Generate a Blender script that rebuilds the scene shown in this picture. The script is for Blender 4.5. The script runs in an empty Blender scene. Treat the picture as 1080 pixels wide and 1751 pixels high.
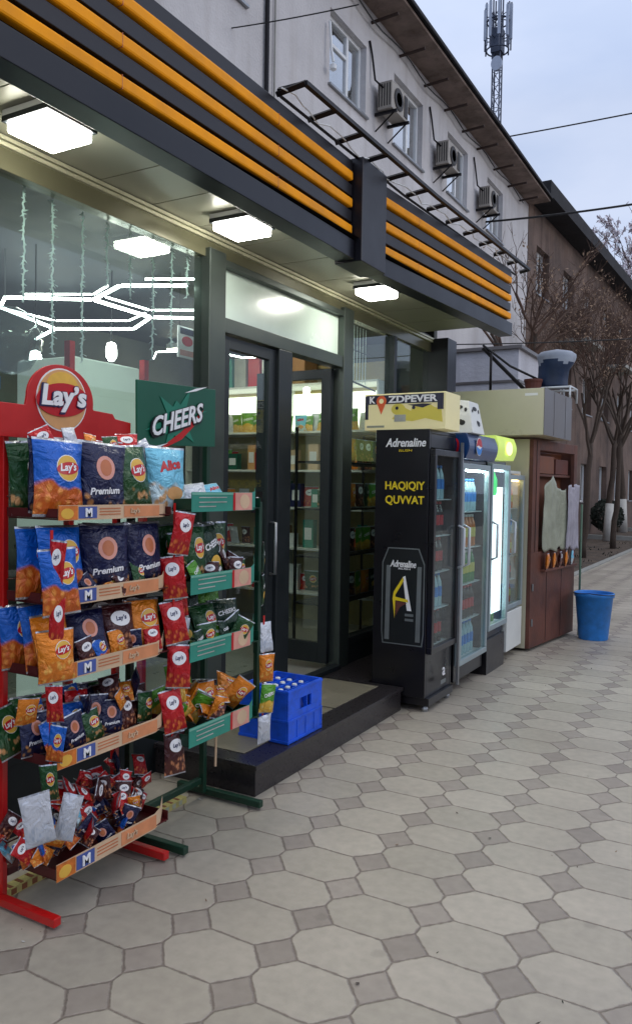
import bpy, math, random
from mathutils import Vector, Matrix, noise
random.seed(11)
SC = bpy.context.scene
COL = SC.collection
V = Vector

# ------------------------------------------------------------------ camera
cam = bpy.data.cameras.new('camera'); camo = bpy.data.objects.new('camera', cam); COL.objects.link(camo)
r0 = V((0.86915251, 0.49427891, 0.01619505)); r1 = V((0.03010077, -0.02018647, -0.99934301)); r2 = V((-0.49362725, 0.86906896, -0.0324233))
M = Matrix.Identity(4)
for i in range(3):
    M[i][0] = r0[i]; M[i][1] = -r1[i]; M[i][2] = -r2[i]
M.translation = V((0, 0, 1.6))
camo.matrix_world = M
cam.sensor_fit = 'HORIZONTAL'; cam.sensor_width = 36; cam.lens = 1342 / 1080 * 36
cam.clip_start = 0.05; cam.clip_end = 600
SC.camera = camo

# ------------------------------------------------------------------ world, sun, exposure
SC.view_settings.view_transform = 'Standard'; SC.view_settings.look = 'None'
SC.view_settings.exposure = 0.15; SC.view_settings.gamma = 1
SC.cycles.use_denoising = True
SC.cycles.max_bounces = 8; SC.cycles.transparent_max_bounces = 24
SC.cycles.sample_clamp_indirect = 4
SUN_EL, SUN_ROT = math.radians(14), math.radians(75)
W = bpy.data.worlds.new("World"); SC.world = W; W.use_nodes = True
nt = W.node_tree; nt.nodes.clear()
N = nt.nodes.new; L = nt.links.new
out = N('ShaderNodeOutputWorld'); mix = N('ShaderNodeMixShader'); L(mix.outputs[0], out.inputs[0])
sky = N('ShaderNodeTexSky'); sky.sky_type = 'NISHITA'; sky.sun_disc = False
sky.sun_elevation = SUN_EL; sky.sun_rotation = SUN_ROT
b1 = N('ShaderNodeBackground'); b1.inputs[1].default_value = 0.10; L(sky.outputs[0], b1.inputs[0])
tc = N('ShaderNodeTexCoord'); mp = N('ShaderNodeMapping'); mp.inputs['Scale'].default_value = (1, 1, 2.6)
L(tc.outputs['Generated'], mp.inputs[0])
nz = N('ShaderNodeTexNoise'); nz.inputs['Scale'].default_value = 3.2; nz.inputs['Detail'].default_value = 6; nz.inputs['Roughness'].default_value = .5
L(mp.outputs[0], nz.inputs['Vector'])
cr = N('ShaderNodeValToRGB'); cr.color_ramp.elements[0].position = .35; cr.color_ramp.elements[0].color = (.50, .60, .83, 1)
cr.color_ramp.elements[1].position = .66; cr.color_ramp.elements[1].color = (.64, .72, .92, 1)
L(nz.outputs[0], cr.inputs[0])
sx = N('ShaderNodeSeparateXYZ'); L(tc.outputs['Generated'], sx.inputs[0])
mr = N('ShaderNodeMapRange'); mr.inputs[1].default_value = .42; mr.inputs[2].default_value = .95; mr.inputs[3].default_value = 1.0; mr.inputs[4].default_value = 2.15
L(sx.outputs[2], mr.inputs[0])
zc = N('ShaderNodeMapRange'); zc.inputs[1].default_value = .45; zc.inputs[2].default_value = .9; L(sx.outputs[2], zc.inputs[0])
zm = N('ShaderNodeMix'); zm.data_type = 'RGBA'; L(zc.outputs[0], zm.inputs[0]); L(cr.outputs[0], zm.inputs[6]); zm.inputs[7].default_value = (.58, .59, .62, 1)
b2 = N('ShaderNodeBackground'); L(zm.outputs[2], b2.inputs[0]); L(mr.outputs[0], b2.inputs[1])
mix.inputs[0].default_value = .9
L(b1.outputs[0], mix.inputs[1]); L(b2.outputs[0], mix.inputs[2])

sun = bpy.data.lights.new('sun', 'SUN'); sun.energy = 0.5; sun.angle = math.radians(25); sun.color = (1, .95, .88)
suno = bpy.data.objects.new('sun', sun); COL.objects.link(suno)
sd = V((math.sin(SUN_ROT) * math.cos(SUN_EL), math.cos(SUN_ROT) * math.cos(SUN_EL), math.sin(SUN_EL)))
suno.rotation_euler = (-sd).to_track_quat('-Z', 'Y').to_euler()

# ------------------------------------------------------------------ materials
def lin(r, g, b):
    f = lambda c: (c / 255 / 12.92) if c / 255 <= .04045 else ((c / 255 + .055) / 1.055) ** 2.4
    return (f(r), f(g), f(b), 1)
MATS = {}
def pm(name, rgb, rough=.5, metal=0., var=.12, scale=6., bump=0., bscale=40., emit=0, ecol=None, coat=0, spec=.5, rvar=.15):
    if name in MATS: return MATS[name]
    m = bpy.data.materials.new(name); m.use_nodes = True; t = m.node_tree; n = t.nodes; p = n['Principled BSDF']
    c = rgb if len(rgb) == 4 else lin(*rgb)
    p.inputs['Roughness'].default_value = rough; p.inputs['Metallic'].default_value = metal
    p.inputs['Specular IOR Level'].default_value = spec
    if coat: p.inputs['Coat Weight'].default_value = coat; p.inputs['Coat Roughness'].default_value = .08
    tc = n.new('ShaderNodeTexCoord')
    tex = n.new('ShaderNodeTexNoise'); tex.inputs['Scale'].default_value = scale; tex.inputs['Detail'].default_value = 5; tex.inputs['Roughness'].default_value = .6
    t.links.new(tc.outputs['Object'], tex.inputs['Vector'])
    rp = n.new('ShaderNodeMapRange'); rp.inputs[1].default_value = .3; rp.inputs[2].default_value = .7; rp.inputs[3].default_value = 1 - var; rp.inputs[4].default_value = 1 + var
    t.links.new(tex.outputs[0], rp.inputs[0])
    mx = n.new('ShaderNodeMix'); mx.data_type = 'RGBA'; mx.blend_type = 'MULTIPLY'; mx.inputs[0].default_value = 1; mx.inputs[6].default_value = c
    t.links.new(rp.outputs[0], mx.inputs[7]); t.links.new(mx.outputs[2], p.inputs['Base Color'])
    r2_ = n.new('ShaderNodeMapRange'); r2_.inputs[1].default_value = .3; r2_.inputs[2].default_value = .7
    r2_.inputs[3].default_value = max(.02, rough - rvar * rough); r2_.inputs[4].default_value = min(1, rough + rvar * rough)
    t.links.new(tex.outputs[0], r2_.inputs[0]); t.links.new(r2_.outputs[0], p.inputs['Roughness'])
    if bump:
        bt = n.new('ShaderNodeTexNoise'); bt.inputs['Scale'].default_value = bscale; bt.inputs['Detail'].default_value = 4
        t.links.new(tc.outputs['Object'], bt.inputs['Vector'])
        bm = n.new('ShaderNodeBump'); bm.inputs['Strength'].default_value = bump; bm.inputs['Distance'].default_value = .02
        t.links.new(bt.outputs[0], bm.inputs['Height']); t.links.new(bm.outputs[0], p.inputs['Normal'])
    if emit:
        p.inputs['Emission Color'].default_value = ecol or c; p.inputs['Emission Strength'].default_value = emit
    MATS[name] = m; return m

def glassmat(name, tint=(.9, .95, .93), refl=1.0, dirt=.03):
    m = bpy.data.materials.new(name); m.use_nodes = True; t = m.node_tree; n = t.nodes; n.clear()
    o = n.new('ShaderNodeOutputMaterial'); tr = n.new('ShaderNodeBsdfTransparent'); tr.inputs[0].default_value = (*tint, 1)
    gl = n.new('ShaderNodeBsdfGlossy'); gl.inputs['Roughness'].default_value = .015
    ge = n.new('ShaderNodeNewGeometry'); dt = n.new('ShaderNodeVectorMath'); dt.operation = 'DOT_PRODUCT'; t.links.new(ge.outputs['Normal'], dt.inputs[0]); t.links.new(ge.outputs['Incoming'], dt.inputs[1])
    ab = n.new('ShaderNodeMath'); ab.operation = 'ABSOLUTE'; t.links.new(dt.outputs['Value'], ab.inputs[0])
    om = n.new('ShaderNodeMath'); om.operation = 'SUBTRACT'; om.inputs[0].default_value = 1; om.use_clamp = True; t.links.new(ab.outputs[0], om.inputs[1])
    pw = n.new('ShaderNodeMath'); pw.operation = 'POWER'; pw.inputs[1].default_value = 5; t.links.new(om.outputs[0], pw.inputs[0])
    fr = n.new('ShaderNodeMath'); fr.operation = 'MULTIPLY_ADD'; fr.inputs[1].default_value = .96; fr.inputs[2].default_value = .04; t.links.new(pw.outputs[0], fr.inputs[0])
    mt = n.new('ShaderNodeMath'); mt.operation = 'MULTIPLY'; mt.inputs[1].default_value = refl; mt.use_clamp = True
    t.links.new(fr.outputs[0], mt.inputs[0])
    mx = n.new('ShaderNodeMixShader'); t.links.new(mt.outputs[0], mx.inputs[0]); t.links.new(tr.outputs[0], mx.inputs[1]); t.links.new(gl.outputs[0], mx.inputs[2])
    df = n.new('ShaderNodeBsdfDiffuse'); df.inputs[0].default_value = (.5, .52, .5, 1)
    m2 = n.new('ShaderNodeMixShader')
    tc = n.new('ShaderNodeTexCoord'); tx = n.new('ShaderNodeTexNoise'); tx.inputs['Scale'].default_value = 2.5; tx.inputs['Detail'].default_value = 5
    t.links.new(tc.outputs['Object'], tx.inputs['Vector'])
    rr = n.new('ShaderNodeMapRange'); rr.inputs[1].default_value = .4; rr.inputs[2].default_value = .8; rr.inputs[3].default_value = dirt * .3; rr.inputs[4].default_value = dirt * 2
    t.links.new(tx.outputs[0], rr.inputs[0]); t.links.new(rr.outputs[0], m2.inputs[0])
    t.links.new(mx.outputs[0], m2.inputs[1]); t.links.new(df.outputs[0], m2.inputs[2]); t.links.new(m2.outputs[0], o.inputs[0])
    MATS[name] = m; return m

def bagmat(name, top, bot, blob, split=.42, rough=.28, seed=0., amp=.35, bscale=7):
    """printed foil: top colour, lower picture of chips, silver crimps"""
    m = bpy.data.materials.new(name); m.use_nodes = True; t = m.node_tree; n = t.nodes; p = n['Principled BSDF']; lk = t.links.new
    uv = n.new('ShaderNodeUVMap'); uv.uv_map = 'UVMap'; sp = n.new('ShaderNodeSeparateXYZ'); lk(uv.outputs[0], sp.inputs[0])
    mp = n.new('ShaderNodeMapping'); mp.inputs['Location'].default_value = (seed, seed * 1.7, 0); lk(uv.outputs[0], mp.inputs[0])
    nz = n.new('ShaderNodeTexNoise'); nz.inputs['Scale'].default_value = 2.4; nz.inputs['Detail'].default_value = 1; lk(mp.outputs[0], nz.inputs['Vector'])
    a = n.new('ShaderNodeMath'); a.operation = 'MULTIPLY_ADD'; lk(nz.outputs[0], a.inputs[0]); a.inputs[1].default_value = amp; lk(sp.outputs[1], a.inputs[2])
    st = n.new('ShaderNodeMapRange'); st.inputs[1].default_value = split + amp / 2 - .03; st.inputs[2].default_value = split + amp / 2 + .03; lk(a.outputs[0], st.inputs[0])
    vo = n.new('ShaderNodeTexVoronoi'); vo.inputs['Scale'].default_value = bscale; lk(mp.outputs[0], vo.inputs['Vector'])
    vr = n.new('ShaderNodeMapRange'); vr.inputs[1].default_value = .25; vr.inputs[2].default_value = .5; lk(vo.outputs['Distance'], vr.inputs[0])
    m1 = n.new('ShaderNodeMix'); m1.data_type = 'RGBA'; lk(vr.outputs[0], m1.inputs[0]); m1.inputs[6].default_value = lin(*blob); m1.inputs[7].default_value = lin(*bot)
    m2 = n.new('ShaderNodeMix'); m2.data_type = 'RGBA'; lk(st.outputs[0], m2.inputs[0]); lk(m1.outputs[2], m2.inputs[6]); m2.inputs[7].default_value = lin(*top)
    # silver crimps
    c1 = n.new('ShaderNodeMath'); c1.operation = 'SUBTRACT'; lk(sp.outputs[1], c1.inputs[0]); c1.inputs[1].default_value = .5
    c2 = n.new('ShaderNodeMath'); c2.operation = 'ABSOLUTE'; lk(c1.outputs[0], c2.inputs[0])
    c3 = n.new('ShaderNodeMath'); c3.operation = 'GREATER_THAN'; lk(c2.outputs[0], c3.inputs[0]); c3.inputs[1].default_value = .468
    m3 = n.new('ShaderNodeMix'); m3.data_type = 'RGBA'; lk(c3.outputs[0], m3.inputs[0]); lk(m2.outputs[2], m3.inputs[6]); m3.inputs[7].default_value = lin(190, 195, 205)
    lk(m3.outputs[2], p.inputs['Base Color'])
    mt = n.new('ShaderNodeMath'); mt.operation = 'MULTIPLY_ADD'; lk(c3.outputs[0], mt.inputs[0]); mt.inputs[1].default_value = .6; mt.inputs[2].default_value = .15; lk(mt.outputs[0], p.inputs['Metallic'])
    p.inputs['Roughness'].default_value = rough
    tc = n.new('ShaderNodeTexCoord'); bn = n.new('ShaderNodeTexNoise'); bn.inputs['Scale'].default_value = 17; bn.inputs['Detail'].default_value = 4; bn.inputs['Distortion'].default_value = 1.2; lk(tc.outputs['Object'], bn.inputs['Vector'])
    bm = n.new('ShaderNodeBump'); bm.inputs['Strength'].default_value = .9; bm.inputs['Distance'].default_value = .02; lk(bn.outputs[0], bm.inputs['Height']); lk(bm.outputs[0], p.inputs['Normal'])
    MATS[name] = m; return m

pm('fascia', (32, 31, 38), .42, .3, .1, 3)
pm('fascia_dark', (20, 22, 32), .35, .3, .1, 3)
pm('stripe', (246, 158, 4), .55, 0, .16, 5, spec=.2)
pm('soffit', (138, 138, 122), .4, .1, .07, 1.5)
pm('alu', (72, 80, 76), .4, .55, .1, 5)
pm('alu_dark', (40, 46, 50), .42, .4, .1, 5)
pm('trim', (190, 188, 160), .35, .3, .06, 8)
pm('beam', (104, 102, 80), .22, .3, .15, 1.5)
pm('frost', (205, 222, 212), .25, 0, .1, 1.4, coat=.4)
pm('granite', (44, 40, 42), .3, 0, .35, 60, coat=.1)
pm('step_tile', (120, 114, 98), .45, 0, .15, 8, bump=.1)
pm('metal_black', (30, 28, 32), .5, .6, .2, 12)
pm('steel', (150, 152, 155), .35, .8, .1, 10)
pm('cooler_white_glow', (214, 224, 216), .4, 0, .06, 3, emit=.22, ecol=(.8, .92, .84, 1)); pm('white_paint', (222, 224, 220), .4, 0, .05, 4)  # cooler glow is put into its colour to brighten the cabinet
pm('white_plastic', (225, 228, 230), .35, 0, .05, 4)
pm('black_plastic', (18, 17, 22), .3, 0, .15, 4, coat=.2)
pm('red_paint', (190, 22, 22), .35, 0, .1, 8, coat=.2)
pm('dark_red', (80, 22, 24), .45, .1, .2, 10)
pm('green_board', (0, 84, 62), .4, 0, .1, 5)
pm('green_paint', (10, 52, 36), .42, 0, .15, 8)
pm('yellow_print', (226, 178, 70), .4, 0, .15, 9)
pm('tan_print', (214, 160, 104), .4, 0, .1, 9)
pm('red_print', (190, 16, 30), .35, 0, .05, 5)
pm('white_print', (238, 238, 240), .4, 0, .02, 5)
pm('navy_print', (24, 28, 80), .4, 0, .05, 5)
pm('yellow_text', (232, 205, 40), .4, 0, .03, 5)
pm('peach', (208, 178, 146), .5, 0, .12, 10)
pm('peach_dark', (190, 110, 70), .5, 0, .12, 10)
pm('chip_orange', (204, 112, 40), .5, 0, .3, 30); pm('strip_blue', (70, 90, 160), .5); pm('peach_warm', (214, 140, 96), .5, 0, .15, 12); pm('yellow_rail', (176, 166, 104), .6, 0, .2, 30)
pm('teal_light', (110, 172, 152), .5); pm('teal', (44, 138, 120), .5, 0, .12, 10)
pm('pink', (214, 150, 136), .5, 0, .15, 14)
pm('blue_plastic', (44, 130, 214), .45, 0, .2, 11)
pm('crate_blue', (24, 90, 222), .42, 0, .24, 16)
pm('wood_red', (96, 56, 44), .6, 0, .45, 3, bump=.15, bscale=20)
pm('wood_orange', (124, 72, 46), .5, 0, .2, 6)
pm('kiosk_cream', (196, 190, 164), .3, 0, .1, 1.2, coat=.3)
pm('kiosk_grey', (112, 108, 108), .45, .3, .12, 3)
pm('concrete', (150, 150, 145), .8, 0, .15, 5, bump=.3)
pm('brown_stone', (80, 62, 52), .7, 0, .2, 5)
pm('curtain', (226, 236, 246), .8, 0, .12, 6)
pm('ac_body', (150, 144, 136), .5, 0, .12, 5)
pm('grille', (45, 42, 42), .6, .2, .1, 8)
pm('wood_old', (58, 42, 36), .8, 0, .25, 10)
pm('cable', (16, 16, 18), .6)
pm('tower', (58, 66, 84), .5, .4, .15, 3)
pm('panel_white', (150, 160, 178), .5, 0, .1, 3)
pm('bark', (74, 62, 54), .9, 0, .3, 9, bump=.5)
pm('twig', (84, 64, 54), .9, 0, .3, 3)
pm('whitewash', (196, 194, 188), .85, 0, .12, 8)
pm('dry_leaf', (140, 116, 96), .8, 0, .4, 2)
pm('pale_leaf', (196, 188, 196), .8, 0, .2, 2)
pm('dark_leaf', (24, 34, 24), .8, 0, .4, 3)
pm('poly', (166, 168, 162), .4, 0, .2, 5, bump=.6, bscale=18)
pm('poly_lilac', (164, 160, 172), .4, 0, .2, 5, bump=.6, bscale=18)
pm('poly_green', (156, 160, 142), .4, 0, .2, 5, bump=.6, bscale=18)
pm('tarp_blue', (26, 46, 76), .55, 0, .25, 5, bump=.4, bscale=9)
pm('tarp_white', (150, 158, 172), .6, 0, .15, 5, bump=.4, bscale=9)
pm('terracotta', (96, 50, 42), .7, 0, .2, 6)
pm('shop_wall', (84, 88, 82), .7, 0, .3, 2.5)
pm('shop_ceiling_refl_mottle', (52, 56, 62), .6, 0, .55, 3.5)  # mottled tone stands in for dark reflections in the window glass
pm('shop_floor', (150, 148, 138), .3, 0, .12, 2)
pm('shelf_back', (176, 162, 112), .6, 0, .1, 3)
pm('cardboard', (150, 116, 78), .7, 0, .15, 6)
pm('lamp', (255, 255, 240), .5, emit=32, ecol=(1, .98, .88, 1))
pm('led', (255, 255, 255), .5, emit=18, ecol=(.96, 1, .97, 1))
pm('warm_fill_led', (255, 240, 200), .5, emit=22, ecol=(1, .9, .66, 1))
pm('bulb', (255, 255, 255), .5, emit=20, ecol=(1, 1, .95, 1))
pm('fridge_light', (255, 255, 255), .5, emit=9, ecol=(.86, .93, 1, 1))
pm('fridge_lamp', (255, 255, 255), .5, emit=45, ecol=(.9, 1, .95, 1))
pm('backlit', (240, 250, 255), .5, emit=2.4, ecol=(.86, .94, 1, 1))
pm('shelf_light', (255, 255, 250), .5, emit=1.9, ecol=(1, .96, .82, 1))
pm('warm_light', (255, 200, 120), .5, emit=9, ecol=(1, .62, .26, 1))
pm('header_lime', (200, 230, 60), .4, emit=.35, ecol=(.7, .86, .3, 1))
pm('header_lime2', (240, 250, 120), .4, emit=1.3, ecol=(.9, 1, .4, 1))
pm('pepsi_blue', (10, 52, 104), .3, 0, .1, 4, coat=.3)
pm('frame_grey', (158, 172, 176), .35, .3, .08, 5)
pm('sign_cream_glow', (224, 214, 164), .45, 0, .06, 4, emit=.12, ecol=(.9, .8, .4, 1))  # sign is unlit; its faint glow is put into the colour
pm('sign_yellow', (220, 204, 84), .45, 0, .06, 4)
pm('sign_navy', (28, 30, 56), .45)
pm('sign_orange', (224, 96, 50), .45)
pm('green_bottle', (20, 130, 40), .15, 0, .1, 5, coat=.5)
pm('green_glow_lit', (40, 200, 80), .3, emit=.9, ecol=(.02, .8, .15, 1)); pm('warm_back_glow', (220, 160, 90), .5, emit=.55, ecol=(1, .6, .25, 1)); pm('pale_back_glow', (225, 240, 235), .5, emit=.35, ecol=(.85, 1, .95, 1))  # printed bottle and liners glow by their own colour, standing in for lamp light
pm('pebble_dark', (24, 24, 30), .5)
pm('tinsel', (215, 225, 228), .5, 0, .1, 30)
G_SHOP = glassmat('shop_glass', (.84, .91, .88), 1.3, .010)
G_WIN = glassmat('window_glass', (.8, .85, .9), 6, .12)
G_BAG = glassmat('bag_film', (.62, .66, .68), 1.5, .22)
G_FR = glassmat('fridge_glass', (.85, .93, .92), .7, .04)
pm('rim_white', (205, 210, 214), .35, .1, .05, 5)

bagmat('bag_blue', (14, 92, 190), (196, 92, 30), (222, 138, 58), .40, seed=1.1)
bagmat('bag_navy', (18, 24, 66), (30, 30, 60), (214, 150, 84), .24, seed=2.3)
bagmat('bag_green', (28, 74, 36), (40, 70, 34), (206, 150, 96), .36, seed=3.1)
bagmat('bag_cyan', (120, 196, 224), (190, 214, 222), (206, 160, 112), .40, seed=4.7)
bagmat('bag_red', (188, 18, 28), (170, 20, 28), (214, 110, 50), .34, seed=5.2)
bagmat('bag_orange', (228, 132, 30), (214, 120, 34), (236, 176, 84), .4, seed=6.2)
bagmat('bag_white', (206, 210, 220), (198, 204, 216), (180, 190, 206), .4, seed=7.9)
bagmat('bag_dkgreen', (12, 48, 30), (16, 58, 34), (120, 140, 60), .3, seed=8.4)
bagmat('bag_brown', (66, 24, 28), (80, 34, 28), (196, 130, 90), .4, seed=9.4)
bagmat('bag_lime', (84, 150, 40), (220, 170, 60), (230, 200, 120), .4, seed=10.4)

def wallmat(name, rgb, rgb2, sc=1.2, dark=(.6, .55, .5), bump=.35):
    m = bpy.data.materials.new(name); m.use_nodes = True; t = m.node_tree; n = t.nodes; p = n['Principled BSDF']; lk = t.links.new
    p.inputs['Roughness'].default_value = .9
    tc = n.new('ShaderNodeTexCoord')
    a = n.new('ShaderNodeTexNoise'); a.inputs['Scale'].default_value = sc; a.inputs['Detail'].default_value = 8; a.inputs['Roughness'].default_value = .65; lk(tc.outputs['Object'], a.inputs['Vector'])
    mp = n.new('ShaderNodeMapping'); mp.inputs['Scale'].default_value = (3, 3, .25); lk(tc.outputs['Object'], mp.inputs[0])
    b = n.new('ShaderNodeTexNoise'); b.inputs['Scale'].default_value = 1.2; b.inputs['Detail'].default_value = 6; lk(mp.outputs[0], b.inputs['Vector'])
    r1_ = n.new('ShaderNodeValToRGB'); r1_.color_ramp.elements[0].position = .35; r1_.color_ramp.elements[1].position = .68
    r1_.color_ramp.elements[0].color = lin(*rgb2); r1_.color_ramp.elements[1].color = lin(*rgb); lk(a.outputs[0], r1_.inputs[0])
    r2_ = n.new('ShaderNodeMapRange'); r2_.inputs[1].default_value = .5; r2_.inputs[2].default_value = .75; lk(b.outputs[0], r2_.inputs[0])
    mx = n.new('ShaderNodeMix'); mx.data_type = 'RGBA'; mx.blend_type = 'MULTIPLY'; lk(r2_.outputs[0], mx.inputs[0]); lk(r1_.outputs[0], mx.inputs[6]); mx.inputs[7].default_value = (*dark, 1)
    lk(mx.outputs[2], p.inputs['Base Color'])
    c = n.new('ShaderNodeTexNoise'); c.inputs['Scale'].default_value = 30; c.inputs['Detail'].default_value = 5; lk(tc.outputs['Object'], c.inputs['Vector'])
    bm = n.new('ShaderNodeBump'); bm.inputs['Strength'].default_value = bump; bm.inputs['Distance'].default_value = .03; lk(c.outputs[0], bm.inputs['Height']); lk(bm.outputs[0], p.inputs['Normal'])
    MATS[name] = m; return m
wallmat('render_wall', (206, 204, 206), (186, 184, 186), .7, (.84, .82, .80))
wallmat('brown_wall', (122, 102, 92), (84, 70, 64), .9, (.6, .5, .45))
wallmat('eave_board', (146, 128, 120), (108, 94, 86), 2.0, (.6, .55, .5))
wallmat('roof_dark', (40, 40, 46), (26, 26, 30), 2.0, (.7, .7, .7))
wallmat('soil', (104, 88, 74), (66, 56, 48), 2.4, (.6, .6, .5), .8)
wallmat('asphalt', (96, 96, 100), (80, 80, 84), 1.5, (.8, .8, .8), .5)
wallmat('lilac_wall', (204, 204, 212), (188, 188, 196), 1, (.8, .8, .8))

def paving():
    m = bpy.data.materials.new('paving'); m.use_nodes = True; t = m.node_tree; n = t.nodes; p = n['Principled BSDF']; lk = t.links.new
    DX, DY, X0, Y0 = .3675, .2530, -1.7716, 1.9866
    def math_(op, a, b=None, c=None, clamp=False):
        k = n.new('ShaderNodeMath'); k.operation = op; k.use_clamp = clamp
        for i, s in enumerate((a, b, c)):
            if s is None: continue
            if isinstance(s, (int, float)): k.inputs[i].default_value = s
            else: lk(s, k.inputs[i])
        return k.outputs[0]
    tc = n.new('ShaderNodeTexCoord')
    wn = n.new('ShaderNodeTexNoise'); wn.inputs['Scale'].default_value = 5; wn.inputs['Detail'].default_value = 2; lk(tc.outputs['Object'], wn.inputs['Vector'])
    ws = n.new('ShaderNodeSeparateColor'); lk(wn.outputs['Color'], ws.inputs[0])
    s = n.new('ShaderNodeSeparateXYZ'); lk(tc.outputs['Object'], s.inputs[0])
    x = math_('MULTIPLY_ADD', ws.outputs[0], .012, s.outputs[0]); y = math_('MULTIPLY_ADD', ws.outputs[1], .012, s.outputs[1])
    u = math_('DIVIDE', math_('SUBTRACT', x, X0 + .006), DX); v = math_('DIVIDE', math_('SUBTRACT', y, Y0 + .006), DY)
    fu = math_('FRACT', math_('ADD', u, 100.5)); fv = math_('FRACT', math_('ADD', v, 100.5))
    du = math_('MULTIPLY', math_('ABSOLUTE', math_('SUBTRACT', fu, .5)), DX)
    dv = math_('MULTIPLY', math_('ABSOLUTE', math_('SUBTRACT', fv, .5)), DY)
    dia = math_('ADD', math_('DIVIDE', du, .088), math_('DIVIDE', dv, .1))   # <1 = small block
    isq = math_('LESS_THAN', dia, 1)
    dd = math_('MULTIPLY', math_('ABSOLUTE', math_('SUBTRACT', dia, 1)), .058)
    dl = math_('ADD', math_('MINIMUM', du, dv), math_('MULTIPLY', isq, 10))
    en = n.new('ShaderNodeTexNoise'); en.inputs['Scale'].default_value = 38; en.inputs['Detail'].default_value = 3; lk(tc.outputs['Object'], en.inputs['Vector'])
    dist = math_('ADD', math_('MINIMUM', dd, dl), math_('MULTIPLY', math_('SUBTRACT', en.outputs[0], .52), .012))
    jm = n.new('ShaderNodeMapRange'); jm.inputs[1].default_value = .0008; jm.inputs[2].default_value = .0062; lk(dist, jm.inputs[0])   # 0 in joint
    # per-block random
    cu = math_('ADD', math_('FLOOR', math_('ADD', u, math_('MULTIPLY', isq, .5))), math_('MULTIPLY', isq, 37.3))
    cv = math_('FLOOR', math_('ADD', v, math_('MULTIPLY', isq, .5)))
    cb = n.new('ShaderNodeCombineXYZ'); lk(cu, cb.inputs[0]); lk(cv, cb.inputs[1])
    wh = n.new('ShaderNodeTexWhiteNoise'); lk(cb.outputs[0], wh.inputs['Vector'])
    oc = n.new('ShaderNodeMix'); oc.data_type = 'RGBA'; lk(wh.outputs[0], oc.inputs[0]); oc.inputs[6].default_value = lin(165, 157, 143); oc.inputs[7].default_value = lin(180, 171, 157)
    sc_ = n.new('ShaderNodeMix'); sc_.data_type = 'RGBA'; lk(wh.outputs[0], sc_.inputs[0]); sc_.inputs[6].default_value = lin(146, 136, 126); sc_.inputs[7].default_value = lin(162, 152, 141)
    cc = n.new('ShaderNodeMix'); cc.data_type = 'RGBA'; lk(isq, cc.inputs[0]); lk(oc.outputs[2], cc.inputs[6]); lk(sc_.outputs[2], cc.inputs[7])
    d1 = n.new('ShaderNodeTexNoise'); d1.inputs['Scale'].default_value = .9; d1.inputs['Detail'].default_value = 8; d1.inputs['Roughness'].default_value = .62; lk(tc.outputs['Object'], d1.inputs['Vector'])
    dr = n.new('ShaderNodeMapRange'); dr.inputs[1].default_value = .32; dr.inputs[2].default_value = .7; dr.inputs[3].default_value = .84; dr.inputs[4].default_value = 1.08; lk(d1.outputs[0], dr.inputs[0])
    d2 = n.new('ShaderNodeTexNoise'); d2.inputs['Scale'].default_value = 22; d2.inputs['Detail'].default_value = 6; lk(tc.outputs['Object'], d2.inputs['Vector'])
    d2r = n.new('ShaderNodeMapRange'); d2r.inputs[1].default_value = .3; d2r.inputs[2].default_value = .7; d2r.inputs[3].default_value = .92; d2r.inputs[4].default_value = 1.08; lk(d2.outputs[0], d2r.inputs[0])
    mm = n.new('ShaderNodeMix'); mm.data_type = 'RGBA'; mm.blend_type = 'MULTIPLY'; mm.inputs[0].default_value = 1; lk(cc.outputs[2], mm.inputs[6]); lk(math_('MULTIPLY', dr.outputs[0], d2r.outputs[0]), mm.inputs[7])
    sv = n.new('ShaderNodeTexVoronoi'); sv.inputs['Scale'].default_value = 3.1; sv.inputs['Randomness'].default_value = 1; lk(tc.outputs['Object'], sv.inputs['Vector'])
    sr = n.new('ShaderNodeMapRange'); sr.inputs[1].default_value = .05; sr.inputs[2].default_value = .10; sr.inputs[3].default_value = .86; sr.inputs[4].default_value = 1
    lk(math_('MULTIPLY_ADD', d2.outputs[0], .09, math_('SUBTRACT', sv.outputs['Distance'], .045)), sr.inputs[0])
    ms = n.new('ShaderNodeMix'); ms.data_type = 'RGBA'; ms.blend_type = 'MULTIPLY'; ms.inputs[0].default_value = 1; lk(mm.outputs[2], ms.inputs[6]); lk(sr.outputs[0], ms.inputs[7]); mm = ms
    jc = n.new('ShaderNodeMix'); jc.data_type = 'RGBA'; lk(jm.outputs[0], jc.inputs[0]); jc.inputs[6].default_value = lin(126, 115, 106); lk(mm.outputs[2], jc.inputs[7])
    lk(jc.outputs[2], p.inputs['Base Color'])
    rg = n.new('ShaderNodeMapRange'); rg.inputs[1].default_value = .3; rg.inputs[2].default_value = .7; rg.inputs[3].default_value = .34; rg.inputs[4].default_value = .58; lk(d1.outputs[0], rg.inputs[0]); lk(rg.outputs[0], p.inputs['Roughness'])
    hh = math_('MULTIPLY_ADD', d2.outputs[0], .15, math_('MULTIPLY_ADD', wh.outputs[0], .25, jm.outputs[0]))
    bm = n.new('ShaderNodeBump'); bm.inputs['Strength'].default_value = .6; bm.inputs['Distance'].default_value = .006; lk(hh, bm.inputs['Height']); lk(bm.outputs[0], p.inputs['Normal'])
    MATS['paving'] = m
paving()

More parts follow.
